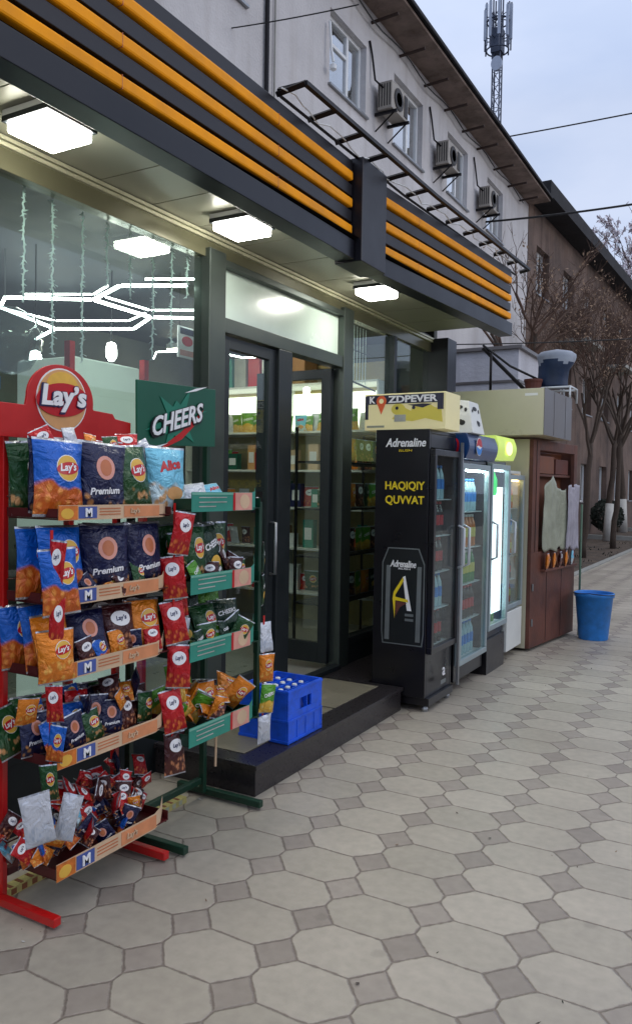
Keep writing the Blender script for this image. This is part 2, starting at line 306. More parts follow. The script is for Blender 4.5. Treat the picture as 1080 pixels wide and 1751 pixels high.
# ------------------------------------------------------------------ mesh builder
TXT = {}
def text_geo(s, bold=0., ext=.02, shear=0.):
    k = (s, bold, ext, shear)
    if k in TXT: return TXT[k]
    c = bpy.data.curves.new('t', 'FONT'); c.body = s; c.extrude = ext; c.offset = bold; c.shear = shear; c.resolution_u = 3
    o = bpy.data.objects.new('t', c); COL.objects.link(o)
    bpy.context.view_layer.update()
    me = o.evaluated_get(bpy.context.evaluated_depsgraph_get()).to_mesh()
    vs = [v.co.copy() for v in me.vertices]; fs = [tuple(p.vertices) for p in me.polygons]
    bpy.data.objects.remove(o); bpy.data.curves.remove(c)
    xs = [v.x for v in vs]; ys = [v.y for v in vs]
    cx, cy, w, h = (min(xs) + max(xs)) / 2, (min(ys) + max(ys)) / 2, max(xs) - min(xs), max(ys) - min(ys)
    vs = [V((v.x - cx, v.y - cy, v.z)) for v in vs]
    TXT[k] = (vs, fs, w, h); return TXT[k]

class MB:
    def __init__(s): s.v = []; s.f = []; s.m = []; s.names = []; s.uv = {}
    def mi(s, m):
        if m not in s.names: s.names.append(m)
        return s.names.index(m)
    def add(s, vs, fs, m):
        b = len(s.v); s.v += [V(v) for v in vs]; k = s.mi(m)
        for f in fs: s.f.append(tuple(b + i for i in f)); s.m.append(k)
        return s
    def bx(s, x0, x1, y0, y1, z0, z1, m, T=None):
        vs = [V((x, y, z)) for z in (z0, z1) for y in (y0, y1) for x in (x0, x1)]
        if T: vs = [T @ v for v in vs]
        return s.add(vs, [(0, 2, 3, 1), (4, 5, 7, 6), (0, 1, 5, 4), (2, 6, 7, 3), (0, 4, 6, 2), (1, 3, 7, 5)], m)
    def tube(s, pts, r, m, n=8, cap=True):
        pts = [V(p) for p in pts]; rr = r if isinstance(r, (list, tuple)) else [r] * len(pts)
        vs = []; up = None
        for i, p in enumerate(pts):
            d = (pts[min(i + 1, len(pts) - 1)] - pts[max(i - 1, 0)]).normalized()
            a = d.orthogonal().normalized() if up is None else (up - d * up.dot(d)).normalized()
            up = a; b = d.cross(a)
            for k in range(n):
                t = 2 * math.pi * (k + .5) / n; vs.append(p + (a * math.cos(t) + b * math.sin(t)) * rr[i])
        fs = [(i * n + k, i * n + (k + 1) % n, (i + 1) * n + (k + 1) % n, (i + 1) * n + k) for i in range(len(pts) - 1) for k in range(n)]
        if cap: fs += [tuple(range(n))[::-1], tuple((len(pts) - 1) * n + k for k in range(n))]
        return s.add(vs, fs, m)
    def lathe(s, prof, c, m, n=20, cap=True):
        c = V(c); vs = [c + V((r * math.cos(2 * math.pi * k / n), r * math.sin(2 * math.pi * k / n), z)) for r, z in prof for k in range(n)]
        fs = [(i * n + k, i * n + (k + 1) % n, (i + 1) * n + (k + 1) % n, (i + 1) * n + k) for i in range(len(prof) - 1) for k in range(n)]
        if cap: fs += [tuple(range(n))[::-1], tuple((len(prof) - 1) * n + k for k in range(n))]
        return s.add(vs, fs, m)
    def prism(s, poly, o, xd, yd, depth, m):
        """poly in (x,y) on plane o,xd,yd ; extruded by depth along xd x yd"""
        o = V(o); xd = V(xd); yd = V(yd); nn = xd.cross(yd).normalized() * depth
        a = [o + xd * p[0] + yd * p[1] for p in poly]; k = len(a)
        return s.add(a + [q + nn for q in a], [tuple(range(k))[::-1], tuple(range(k, 2 * k))] + [(i, (i + 1) % k, k + (i + 1) % k, k + i) for i in range(k)], m)
    def disc(s, c, xd, yd, rx, ry, m, depth=.002, n=24):
        return s.prism([(rx * math.cos(2 * math.pi * k / n), ry * math.sin(2 * math.pi * k / n)) for k in range(n)], c, xd, yd, depth, m)
    def text(s, t, c, xd, yd, h, m, bold=.0, ext=.02, shear=0, w=None, arc=0):
        vs, fs, tw, th = text_geo(t, bold, ext, shear); k = h / th; kx = (w / tw) if w else k
        c = V(c); xd = V(xd).normalized(); yd = V(yd).normalized(); nn = xd.cross(yd)
        return s.add([c + xd * v.x * kx + yd * (v.y * k - arc * (v.x / tw) ** 2) + nn * (v.z + ext) * .12 for v in vs], fs, m)
    def build(s, name, parent=None, loc=None, bevel=0, smooth=False, **tags):
        me = bpy.data.meshes.new(name)
        off = V((0, 0, 0))
        if parent is not None: off = parent['_w'] and V(parent['_w'])
        o = bpy.data.objects.new(name, me); COL.objects.link(o)
        if parent is None:
            if loc is None:
                zs = min(v.z for v in s.v); loc = V((sum(v.x for v in s.v) / len(s.v), sum(v.y for v in s.v) / len(s.v), zs))
            off = V(loc); o.location = off
        me.from_pydata([v - off for v in s.v], [], s.f); me.update()
        for nm in s.names: me.materials.append(MATS[nm])
        me.polygons.foreach_set('material_index', s.m)
        if smooth: me.polygons.foreach_set('use_smooth', [True] * len(s.f))
        if parent is not None: o.parent = parent
        o['_w'] = list(off)
        if bevel:
            b = o.modifiers.new('b', 'BEVEL'); b.width = bevel; b.segments = 2; b.limit_method = 'ANGLE'; b.angle_limit = .6
        tag(o, **tags); return o
def tag(o, label=None, category=None, group=None, kind=None):
    for k, v in (('label', label), ('category', category), ('group', group), ('kind', kind)):
        if v: o[k] = v
    return o
def root(name, loc, label, category, group=None, kind=None):
    o = bpy.data.objects.new(name, None); COL.objects.link(o); o.location = loc; o['_w'] = list(loc); o.empty_display_size = .1
    return tag(o, label, category, group, kind)
def copy_tree(o, parent=None):
    c = o.copy(); COL.objects.link(c)
    if parent: c.parent = parent
    for ch in list(o.children): copy_tree(ch, c)
    return c
X_, Y_, Z_ = V((1, 0, 0)), V((0, 1, 0)), V((0, 0, 1))

# ------------------------------------------------------------------ ground
MB().add([(-150, -60, -.012), (150, -60, -.012), (150, 260, -.012), (-150, 260, -.012)], [(0, 1, 2, 3)], 'asphalt').build('ground', kind='structure')
MB().add([(-3.0, -4, 0), (6.5, -4, 0), (6.5, 90, 0), (-3.0, 90, 0)], [(0, 1, 2, 3)], 'paving').build('pavement', loc=(0, 0, 0), kind='structure')
MB().add([(-5.9, 9.3, -.004), (-3.0, 9.3, -.004), (-3.0, 90, -.004), (-5.9, 90, -.004)], [(0, 1, 2, 3)], 'soil').build('soil_bed', kind='structure')
MB().add([(-5.9, 7.5, -.002), (-3.0, 7.5, -.002), (-3.0, 9.3, -.002), (-5.9, 9.3, -.002)], [(0, 1, 2, 3)], 'asphalt').build('ground_strip', kind='structure')
for yy, nm in ((27.3, 'first low concrete kerb crossing the soil bed'), (33.8, 'farther low concrete kerb crossing the soil bed')):
    MB().bx(-5.2, -3.02, yy, yy + .15, -.05, .14, 'concrete').build('kerb', label=nm, category='kerb', bevel=.01)
MB().bx(-3.12, -3.0, 9.4, 80, -.05, .03, 'concrete').build('edging', label='flush concrete edging between paving and soil bed', category='kerb')
g = MB()
for i in range(900):
    x = random.uniform(-5.1, -3.15); y = random.uniform(9.6, 26) ; h = random.uniform(.02, .07); a = random.uniform(0, 6.3); w = .015
    if noise.noise(V((x * 1.2, y * .6, 0))) < .02: continue
    d = V((math.cos(a) * w, math.sin(a) * w, 0)); p = V((x, y, 0)); tp = p + V((random.uniform(-.03, .03), random.uniform(-.03, .03), h))
    g.add([p - d, p + d, tp], [(0, 1, 2)], 'dark_leaf')
g.build('grass', kind='stuff', label='sparse dark weeds growing in the soil bed', category='grass')

lt = MB(); rl = random.Random(4)
for i in range(420):
    x = rl.uniform(-2.6, 4.5); y = rl.uniform(1.2, 14); 
    if x < -2.1 and 3.2 < y < 7.8: continue
    s_ = rl.uniform(.003, .011); a = rl.uniform(0, 6.3); p = V((x, y, .004)); u_ = V((math.cos(a), math.sin(a), .15)) * s_; w_ = V((-math.sin(a), math.cos(a), .1)) * s_ * rl.uniform(.3, .9)
    lt.add([p - u_, p + w_, p + u_ + Z_ * s_ * .4, p - w_], [(0, 1, 2, 3)], rl.choice(('bark', 'dry_leaf', 'wood_old', 'dark_leaf', 'whitewash')))
lt.build('litter', kind='stuff', label='tiny dry leaf crumbs and grit scattered on the paving', category='litter')
# ------------------------------------------------------------------ step in front of the shop
rt = root('shop_step', (-2.55, 4.2, 0), 'dark polished granite step below the shop door', 'step')
mb = MB(); mb.bx(-2.9, -2.215, 3.315, 5.18, 0, .14, 'granite'); mb.bx(-2.9, -2.5, 5.18, 7.5, 0, .14, 'granite')
mb.bx(-2.9, -2.2, 3.3, 5.185, .14, .168, 'granite'); mb.bx(-2.9, -2.49, 5.185, 7.5, .14, .168, 'granite')
mb.build('riser', rt, bevel=.004)
mb = MB()
for y0, y1 in ((3.42, 3.92), (3.95, 4.42), (4.44, 5.1)): mb.bx(-2.80, -2.36, y0, y1, .1685, .172, 'step_tile')
mb.build('tread_tile', rt, bevel=.001)
mb = MB().bx(-2.92, -2.84, 3.9, 5.44, .168, .2, 'alu_dark'); mb.build('threshold', rt, bevel=.003)

# ------------------------------------------------------------------ the shop building (single storey, attached)
shop = root('shop', (-4.3, 4.5, 0), 'single storey shop with glazed front and dark orange striped canopy', 'shop')
mb = MB()
mb.bx(-5.7, -2.92, -.5, 7.5, .0, .15, 'shop_floor')
mb.build('floor', shop)
mb = MB(); mb.bx(-5.76, -5.7, -.5, 7.5, 0, 3.3, 'shop_wall'); mb.bx(-5.7, -2.9, 7.44, 7.52, 0, 3.3, 'shop_wall'); mb.bx(-5.7, -2.9, -.6, -.5, 0, 3.3, 'shop_wall')
mb.build('interior_wall', shop)
MB().bx(-5.7, -2.93, -.5, 7.44, 3.09, 3.13, 'shop_ceiling_refl_mottle').build('ceiling', shop)
MB().bx(-5.78, -2.3, -.6, 7.5, 3.3, 3.42, 'roof_dark').build('roof', shop)
mb = MB(); mb.bx(-2.96, -2.88, -.5, 3.73, 0, .33, 'alu_dark'); mb.bx(-2.96, -2.88, 5.6, 7.5, 0, .33, 'alu_dark'); mb.build('base_panel', shop, bevel=.003)
MB().bx(-2.97, -2.895, -.5, 7.5, 2.95, 3.085, 'beam').build('lintel', shop, bevel=.003)
mb = MB(); mb.bx(-2.9, -2.875, -.5, 7.4, 3.045, 3.062, 'trim'); mb.bx(-2.9, -2.868, -.5, 7.4, 3.068, 3.085, 'trim'); mb.build('trim_strip', shop)
fr = MB()
for y0, y1 in ((1.2, 1.3), (3.73, 3.89), (5.44, 5.60), ):
    fr.bx(-2.98, -2.86, y0, y1, .0 if y0 < 3 else .168, 3.0, 'alu')
fr.bx(-2.97, -2.87, 4.52, 4.69, .2, 2.53, 'alu_dark')
fr.bx(-2.972, -2.868, 3.89, 5.44, 2.53, 2.62, 'alu'); fr.bx(-2.972, -2.868, 3.89, 5.44, 2.93, 2.97, 'alu')
fr.bx(-2.972, -2.872, -.5, 3.73, .33, .38, 'alu_dark'); fr.bx(-2.972, -2.872, 5.6, 7.4, .33, .38, 'alu_dark')
fr.bx(-2.968, -2.872, 6.42, 6.48, .38, 2.95, 'alu_dark')
fr.build('window_frame', shop, bevel=.004)
for y0, y1, z0, z1, mm, nm in ((1.3, 3.73, .38, 2.95, 'shop_glass', 'window_pane'), (-.5, 1.2, .38, 2.95, 'shop_glass', 'window_pane'), (5.6, 6.42, .38, 2.95, 'shop_glass', 'window_pane'), (6.48, 7.4, .38, 2.95, 'shop_glass', 'window_pane'),
                       (3.89, 5.44, 2.62, 2.93, 'frost', 'transom_pane')):
    MB().bx(-2.925, -2.919, y0, y1, z0, z1, mm).build(nm, shop)
def leaf(T, w, name):
    f = MB(); z0, z1 = .205, 2.52
    f.bx(0, w, -.022, .022, z0, z0 + .16, 'alu_dark', T); f.bx(0, w, -.022, .022, z1 - .075, z1, 'alu_dark', T)
    f.bx(0, .085, -.024, .024, z0, z1, 'alu_dark', T); f.bx(w - .085, w, -.024, .024, z0, z1, 'alu_dark', T)
    d = f.build(name, shop, bevel=.003)
    MB().bx(.085, w - .085, -.003, .003, z0 + .16, z1 - .075, 'shop_glass', T).build('door_pane', d)
    if w < .65: k = MB(); k.bx(.38, .50, -.0055, -.0035, 1.42, 1.56, 'black_plastic', T); k.add([T @ V((.44 + .035 * math.cos(q * .5236), -.0062, 1.49 + .035 * math.sin(q * .5236))) for q in range(12)], [tuple(range(12))], 'white_print'); k.build('sticker', d)
    h = MB().tube([T @ V((w - .04, -.02, 1.0)), T @ V((w - .04, -.065, 1.0)), T @ V((w - .04, -.065, 1.35)), T @ V((w - .04, -.02, 1.35))], .011, 'steel'); h.build('door_handle', d, smooth=True)
leaf(Matrix.Translation((-2.92, 3.9, 0)) @ Matrix.Rotation(math.radians(90), 4, 'Z'), .62, 'door_leaf')
leaf(Matrix.Translation((-2.94, 5.40, 0)) @ Matrix.Rotation(math.radians(180 - 1), 4, 'Z'), .70, 'door_leaf')
mb = MB(); mb.bx(-2.98, -2.72, 7.35, 7.6, 0, 3.08, 'fascia_dark'); mb.build('corner_pillar', shop, bevel=.004)

# canopy as part of the shop
sof = MB()
ys = [-.5, .05, .55, 1.05, 1.55, 2.02, 2.47, 2.86, 3.24, 3.64, 4.06, 4.5, 5.0, 5.55, 6.1, 6.6, 7.05]
def xf(y): return -2.2 if y <= 4.6 else -2.2 + .2 * (y - 4.6) / 2.5
for a, b in zip(ys[:-1], ys[1:]):
    sof.add([(-2.875, a + .004, 3.09), (xf(a) - .13, a + .004, 3.09), (xf(b) - .13, b - .004, 3.09), (-2.875, b - .004, 3.09), (-2.875, a + .004, 3.10), (xf(a) - .13, a + .004, 3.10), (xf(b) - .13, b - .004, 3.10), (-2.875, b - .004, 3.10)],
            [(0, 3, 2, 1), (4, 5, 6, 7), (0, 1, 5, 4), (1, 2, 6, 5), (2, 3, 7, 6), (3, 0, 4, 7)], 'soffit')
sof.build('soffit', shop)
MB().add([(-2.9, -.5, 3.115), (-2.3, -.5, 3.115), (-2.1, 7.1, 3.115), (-2.9, 7.1, 3.115)], [(0, 3, 2, 1)], 'metal_black').build('soffit_backing', shop)
def skew(y0, y1, x0a, x0b, x1a, x1b, z0, z1, m, mb):
    return mb.add([(x0a, y0, z0), (x1a, y0, z0), (x1b, y1, z0), (x0b, y1, z0), (x0a, y0, z1), (x1a, y0, z1), (x1b, y1, z1), (x0b, y1, z1)],
                  [(0, 3, 2, 1), (4, 5, 6, 7), (0, 1, 5, 4), (1, 2, 6, 5), (2, 3, 7, 6), (3, 0, 4, 7)], m)
for nm, (y0, y1) in (('fascia', (-.5, 4.29)), ('fascia', (4.66, 7.05))):
    xa, xb = xf(y0), xf(y1); f = MB()
    skew(y0, y1, xa - .12, xb - .12, xa - .05, xb - .05, 3.0, 3.56, 'fascia', f)
    skew(y0, y1, xa - .121, xb - .121, xa, xb, 2.985, 3.10, 'fascia_dark', f)
    for z in (3.21, 3.365, 3.51): skew(y0, y1, xa - .05, xb - .05, xa - .02, xb - .02, z, z + .07, 'fascia', f)
    fo = f.build(nm, shop, bevel=.003)
    for z in (3.132, 3.292, 3.452):
        q = MB(); skew(y0, y1 - .01, xa - .055, xb - .055, xa - .008, xb - .008, z + .002, z + .056, 'stripe', q); q.build('stripe', fo, bevel=.010)
        yj = y0 + .55
        while yj < y1 - .2:
            j = MB(); u = (yj - y0) / (y1 - y0); xj = xa + (xb - xa) * u; j.bx(xj - .05, xj - .0072, yj, yj + .003, z + .001, z + .057, 'peach_dark'); j.build('stripe_joint', fo); yj += 1.13
f = MB().bx(-2.34, -2.155, 4.30, 4.65, 2.975, 3.6, 'fascia'); f.build('canopy_pier', shop, bevel=.005)
# ceiling lamps of the canopy
for k, (x, y, wd) in enumerate(((-2.56, 2.27, 'nearest'), (-2.555, 3.62, 'middle'), (-2.5, 5.25, 'farthest'), (-2.56, .9, 'overhead'))):
    lr = root('canopy_lamp', (x, y, 3.05), f'square white ceiling lamp glowing under the canopy, the {wd} one', 'lamp', 'square lamps under the canopy')
    MB().bx(x - .13, x + .13, y - .13, y + .13, 3.062, 3.088, 'white_paint').build('housing', lr, bevel=.004)
    MB().bx(x - .118, x + .118, y - .118, y + .118, 2.998, 3.0615, 'lamp').build('diffuser', lr, bevel=.012)
    h = MB()
    for a in (-1, 1):
        h.bx(x + a * .126 - .005, x + a * .126 + .005, y - .131, y + .131, 3.04, 3.0615, 'alu_dark'); h.bx(x - .12, x + .12, y + a * .126 - .005, y + a * .126 + .005, 3.04, 3.0615, 'alu_dark')
    h.build('frame', lr)

# steel ladder frame on the canopy
ff = MB(); ff.tube([(-2.22, 3.45, 3.63), (-2.06, 3.45, 3.63), (-2.03, 5.2, 3.63), (-1.93, 7.3, 3.63)], .017, 'metal_black', 4); ff.tube([(-2.21, 3.45, 3.6), (-2.19, 5, 3.6), (-2.06, 7.3, 3.6)], .011, 'metal_black', 4)
y = 3.45
while y < 7.3:
    a = xf(y) - .03; b = -2.06 + .03 * (y - 3.45) / 1.75 if y < 5.2 else -2.03 + .1 * (y - 5.2) / 2.1
    ff.tube([(a, y, 3.615), (b, y, 3.63)], .018, 'metal_black', 4); y += .32
ff.build('roof_ladder', label='black welded steel ladder frame lying on the canopy top', category='frame')
cb = MB()
pts = [V((-2.17 + .02 * math.sin(i * 1.3) + (max(0, 3.4 + i * .1 - 4.6) * .08), 3.4 + i * .1, 3.61 + .012 * math.sin(i * 2.7))) for i in range(38)]
cb.tube(pts, .004, 'white_plastic', 5); cb.build('cable', label='pale wire wound along the top edge of the canopy', category='cable')

# ------------------------------------------------------------------ inside the shop
def hexlamp(pts_list, label, z=2.78):
    r = root('hexagon_lamp', (*[sum(p[i] for p in pts_list[0]) / len(pts_list[0]) for i in (0, 1)], z), label, 'lamp', 'LED tube lamps on the shop ceiling')
    for pts in pts_list:
        for a, b in zip(pts[:-1], pts[1:]):
            a = V((*a, z)); b = V((*b, z)); d = (b - a).normalized() * .012
            MB().tube([a + d, b - d], .011 if z < 2.8 else .007, 'led', 6).build('led_tube', r)
    x0, y0 = pts_list[0][0]; MB().tube([(x0, y0, z), (x0, y0, 3.09)], .003, 'steel', 4).build('cord', r)
hexlamp([[(-4.25, 3.41), (-3.78, 3.71), (-3.37, 3.52), (-2.99, 3.70)], [(-3.78, 3.71), (-3.8, 4.28), (-3.48, 4.47)], [(-4.25, 3.41), (-4.52, 3.59), (-4.76, 4.28), (-4.2, 4.54), (-3.8, 4.28)], [(-4.76, 4.28), (-5.26, 4.52)]], 'chain of white hexagon LED tubes behind the big shop window')
hexlamp([[(-4.35, 3.64), (-3.92, 3.85), (-3.66, 3.72)], [(-3.9, 3.93), (-3.9, 4.38), (-3.54, 4.55)], [(-4.84, 3.89), (-4.83, 4.34), (-4.3, 4.59), (-3.99, 4.44)], [(-3.35, 3.7), (-3.01, 3.87)]], 'thin upper row of tubes drawn as the glass reflection of the hexagon chain', 2.86)  # reflection of the hexagon chain in the glass, added as glowing tubes
hexlamp([[(-3.6, 5.6), (-4.0, 5.5), (-4.4, 5.75), (-4.35, 6.2), (-3.9, 6.3), (-3.55, 6.05), (-3.6, 5.6)], [(-4.4, 5.75), (-4.9, 5.6), (-5.2, 5.9)]], 'white hexagon LED tube lamp seen through the open door', 2.82)
for k, (x, y, z, wd) in enumerate(((-4.0, 3.44, 2.36, 'left'), (-4.0, 4.1, 2.52, 'right'), (-4.2, 3.05, 2.9, 'leftmost high'))):
    r = root('pendant_lamp', (x, y, z), f'glowing white pendant bulb hanging inside the shop, the {wd} one', 'lamp', 'pendant bulbs in the shop')
    MB().lathe([(.005, z + .07), (.03, z + .06), (.038, z + .02), (.038, z - .03), (.02, z - .06), (.004, z - .065)], (x, y, 0), 'bulb', 14).build('bulb', r, smooth=True)
    MB().tube([(x, y, z + .07), (x, y, 3.09)], .004, 'black_plastic', 5).build('cord', r)
# garlands
random.seed(5)
for k, (y, zb) in enumerate(((2.5, 2.42), (2.67, 2.2), (2.86, 2.2), (3.03, 2.62), (3.2, 2.6), (3.38, 2.3), (3.54, 2.36), (3.68, 2.7))):
    gb = MB(); z = 2.95; x = -2.99; pts = []
    while z > zb:
        pts.append(V((x + random.uniform(-.004, .004), y + random.uniform(-.005, .005), z)))
        for q in range(2):
            a = random.uniform(0, 6.3); l = random.uniform(.01, .024); p = pts[-1] + V((0, 0, random.uniform(-.01, .01))); e = p + V((math.cos(a) * l, math.sin(a) * l, random.uniform(-.02, .006)))
            gb.add([p + V((0, 0, .003)), e, p - V((0, 0, .008))], [(0, 1, 2)], 'tinsel')
        if random.random() < .12: gb.add([pts[-1], pts[-1] + V((0, .03, -.004)), pts[-1] + V((0, .032, -.01))], [(0, 1, 2)], 'tinsel')
        z -= .018
    gb.tube(pts, .0055, 'tinsel', 4)
    gb.build('garland', label=f'thin silver icicle garland inside the shop window, number {("one","two","three","four","five","six","seven","eight")[k]} from left', category='garland', group='silver garlands in the window')
wm = root('fill_strip_lamp', (-4.5, 6.3, 2.95), 'long warm white strip lamp added above the far shop shelving to brighten it', 'lamp')  # added lamp without a known source, warms and brightens the far shelves
MB().bx(-5.4, -3.5, 6.32, 6.38, 3.0, 3.05, 'white_paint').build('housing', wm)
MB().bx(-5.4, -3.5, 6.33, 6.37, 2.975, 2.999, 'warm_fill_led').build('tube', wm)
# wall shelving seen through the door
sh = root('wall_shelving', (-4.6, 7.2, .15), 'tall lit shelving unit along the far wall inside the shop', 'shelving')
MB().bx(-5.65, -3.3, 7.38, 7.43, .15, 2.9, 'shelf_back').build('back_panel', sh)
LV = [2.17, 1.77, 1.38, .96, .5]
for z in LV:
    MB().bx(-5.65, -3.3, 6.98, 7.38, z - .022, z, 'white_paint').build('shelf', sh, bevel=.002)
MB().bx(-5.65, -3.3, 7.355, 7.379, 2.2, 2.6, 'shelf_light').build('light_panel', sh)
for x in (-5.66, -4.5, -3.3): MB().bx(x, x + .02, 6.97, 7.38, .15, 2.64, 'white_paint').build('side_panel', sh)
MB().bx(-5.65, -3.3, 6.98, 7.38, 2.64, 2.66, 'white_paint').build('top_panel', sh)

# ------------------------------------------------------------------ bags
LOGO = dict(lays='Lay\u2019s')
def bag_mesh(name, w, h, t, mat, logo=None, seed=0, nu=14, nv=18):
    rnd = random.Random(seed); mb = MB(); ph = rnd.uniform(0, 9)
    def bulge(u, v):
        v2 = min(1, max(0, (v - .035) / .93)); a = max(0, math.sin(math.pi * u)) ** .55 * max(0, math.sin(math.pi * v2)) ** .42
        wr = noise.noise(V((u * 5 + ph, v * 2.4, ph))) * .12 + (abs(noise.noise(V((u * 11 + ph, v * .8, 3)))) * .22) * (1 - math.sin(math.pi * v2))
        return t / 2 * a * (1 + wr) + .0012
    def pt(u, v, s, off=0):
        pin = 1 - .07 * math.sin(math.pi * v); y = (u - .5) * w * pin
        crv = .010 * noise.noise(V((u * 2, v * 2, ph)))
        return V((s * (bulge(u, v) + off) + crv, y, v * h))
    uvs = []
    for s in (1, -1):
        b = len(mb.v)
        for j in range(nv + 1):
            for i in range(nu + 1): mb.v.append(pt(i / nu, j / nv, s)); uvs.append((i / nu, j / nv))
        k = mb.mi(mat)
        for j in range(nv):
            for i in range(nu):
                q = (b + j * (nu + 1) + i, b + j * (nu + 1) + i + 1, b + (j + 1) * (nu + 1) + i + 1, b + (j + 1) * (nu + 1) + i)
                mb.f.append(q if s > 0 else q[::-1]); mb.m.append(k)
    nb = len(mb.v)
    def proj(y, z, off):  # y,z metres from left/bottom centre
        u = y / w + .5; v = z / h; u = min(.98, max(.02, u)); return pt(u, v, 1, off)
    def pdisc(cy, cz, ry, rz, m, off, rot=0):
        vs = [proj(cy, cz, off)]; fs = []; nr, na = 4, 18
        for r in range(1, nr + 1):
            for a in range(na):
                th = 2 * math.pi * a / na; yy = ry * r / nr * math.cos(th); zz = rz * r / nr * math.sin(th)
                vs.append(proj(cy + yy * math.cos(rot) - zz * math.sin(rot), cz + yy * math.sin(rot) + zz * math.cos(rot), off))
        for a in range(na): fs.append((0, 1 + a, 1 + (a + 1) % na))
        for r in range(nr - 1):
            for a in range(na): fs.append((1 + r * na + a, 1 + (r + 1) * na + a, 1 + (r + 1) * na + (a + 1) % na, 1 + r * na + (a + 1) % na))
        mb.add(vs, fs, m)
    def ptext(s, cy, cz, hh, m, off, rot=.1, bold=.03, shear=.2):
        vs, fs, tw, th = text_geo(s, bold, 0, shear); k = hh / th
        mb.add([proj(cy + v.x * k * math.cos(rot) - v.y * k * math.sin(rot), cz + v.x * k * math.sin(rot) + v.y * k * math.cos(rot), off) for v in vs], fs, m)
    if logo == 'lays':
        R = w * .23; cz = h * .62; cy = w * .1
        pdisc(cy, cz, R * 1.06, R * 1.06, 'white_print', .0012); pdisc(cy, cz, R, R, 'yellow_print', .002); pdisc(cy, cz - R * .02, R * 1.1, R * .5, 'red_print', .003, .15)
        ptext('Lay\u2019s', cy, cz, R * .8, 'white_print', .0042)
    elif logo == 'navy':
        R = w * .2; cz = h * .64
        pdisc(0, cz, R, R * 1.15, 'pink', .0015); pdisc(0, cz, R * .62, R * .8, 'peach_dark', .0025); ptext('Premium', 0, h * .33, w * .13, 'white_print', .002, .12)
    elif logo == 'cyan':
        ptext('Alice', 0, h * .72, w * .22, 'red_print', .002, .18, .05); pdisc(w * .1, h * .3, w * .22, h * .1, 'tan_print', .002)
    elif logo == 'white':
        pdisc(0, h * .7, w * .3, w * .2, 'white_print', .0015); ptext('Lay\u2019s', 0, h * .7, w * .16, 'navy_print', .003)
    elif logo == 'cheers':
        ptext('CHEERS', 0, h * .66, w * .15, 'white_print', .002, .2); pdisc(0, h * .35, w * .25, h * .12, 'yellow_print', .002)
    me = bpy.data.meshes.new(name); me.from_pydata(mb.v, [], mb.f); me.update()
    for nm in mb.names: me.materials.append(MATS[nm])
    me.polygons.foreach_set('material_index', mb.m); me.polygons.foreach_set('use_smooth', [True] * len(mb.f))
    ul = me.uv_layers.new(name='UVMap')
    for lp in me.loops:
        ul.data[lp.index].uv = uvs[lp.vertex_index] if lp.vertex_index < nb else (.5, .5)
    return me
BIG = {}
for k, (mat, lg) in dict(blue=('bag_blue', 'lays'), navy=('bag_navy', 'navy'), green=('bag_green', 'lays'), cyan=('bag_cyan', 'cyan'), red=('bag_red', 'white'), orange=('bag_orange', 'lays'), white=('bag_white', None),
                         dkgreen=('bag_dkgreen', 'cheers'), brown=('bag_brown', 'white'), lime=('bag_lime', 'cheers')).items():
    BIG[k] = [bag_mesh('bag_' + k, .20, .28, .085, mat, lg, 3 * i + len(k)) for i in range(2)]
SMALL = {k: [bag_mesh('packet_' + k, .13, .17, .045, BIG[k][0].materials[0].name, {'blue': 'lays', 'green': 'lays', 'orange': 'lays', 'cyan': 'cyan', 'navy': 'navy', 'red': 'white', 'dkgreen': 'cheers', 'lime': 'cheers', 'brown': 'white'}.get(k), 40 + i + len(k), 10, 12) for i in range(2)] for k in BIG}
CN = dict(blue='blue', navy='navy', green='green', cyan='light blue', red='red', orange='orange', white='white', dkgreen='dark green', brown='maroon', lime='lime green')
def bag(kind, loc, tilt=0, yaw=0, roll=0, sc=(1, 1, 1), label=None, group=None, small=False, i=0, name=None):
    me = (SMALL if small else BIG)[kind][i % 2]
    o = bpy.data.objects.new(name or ('snack_packet' if small else 'chip_bag'), me); COL.objects.link(o)
    o.location = loc; o.rotation_euler = (roll, tilt, yaw); o.scale = sc
    return tag(o, label, 'snack packet' if small else 'chip bag', group)

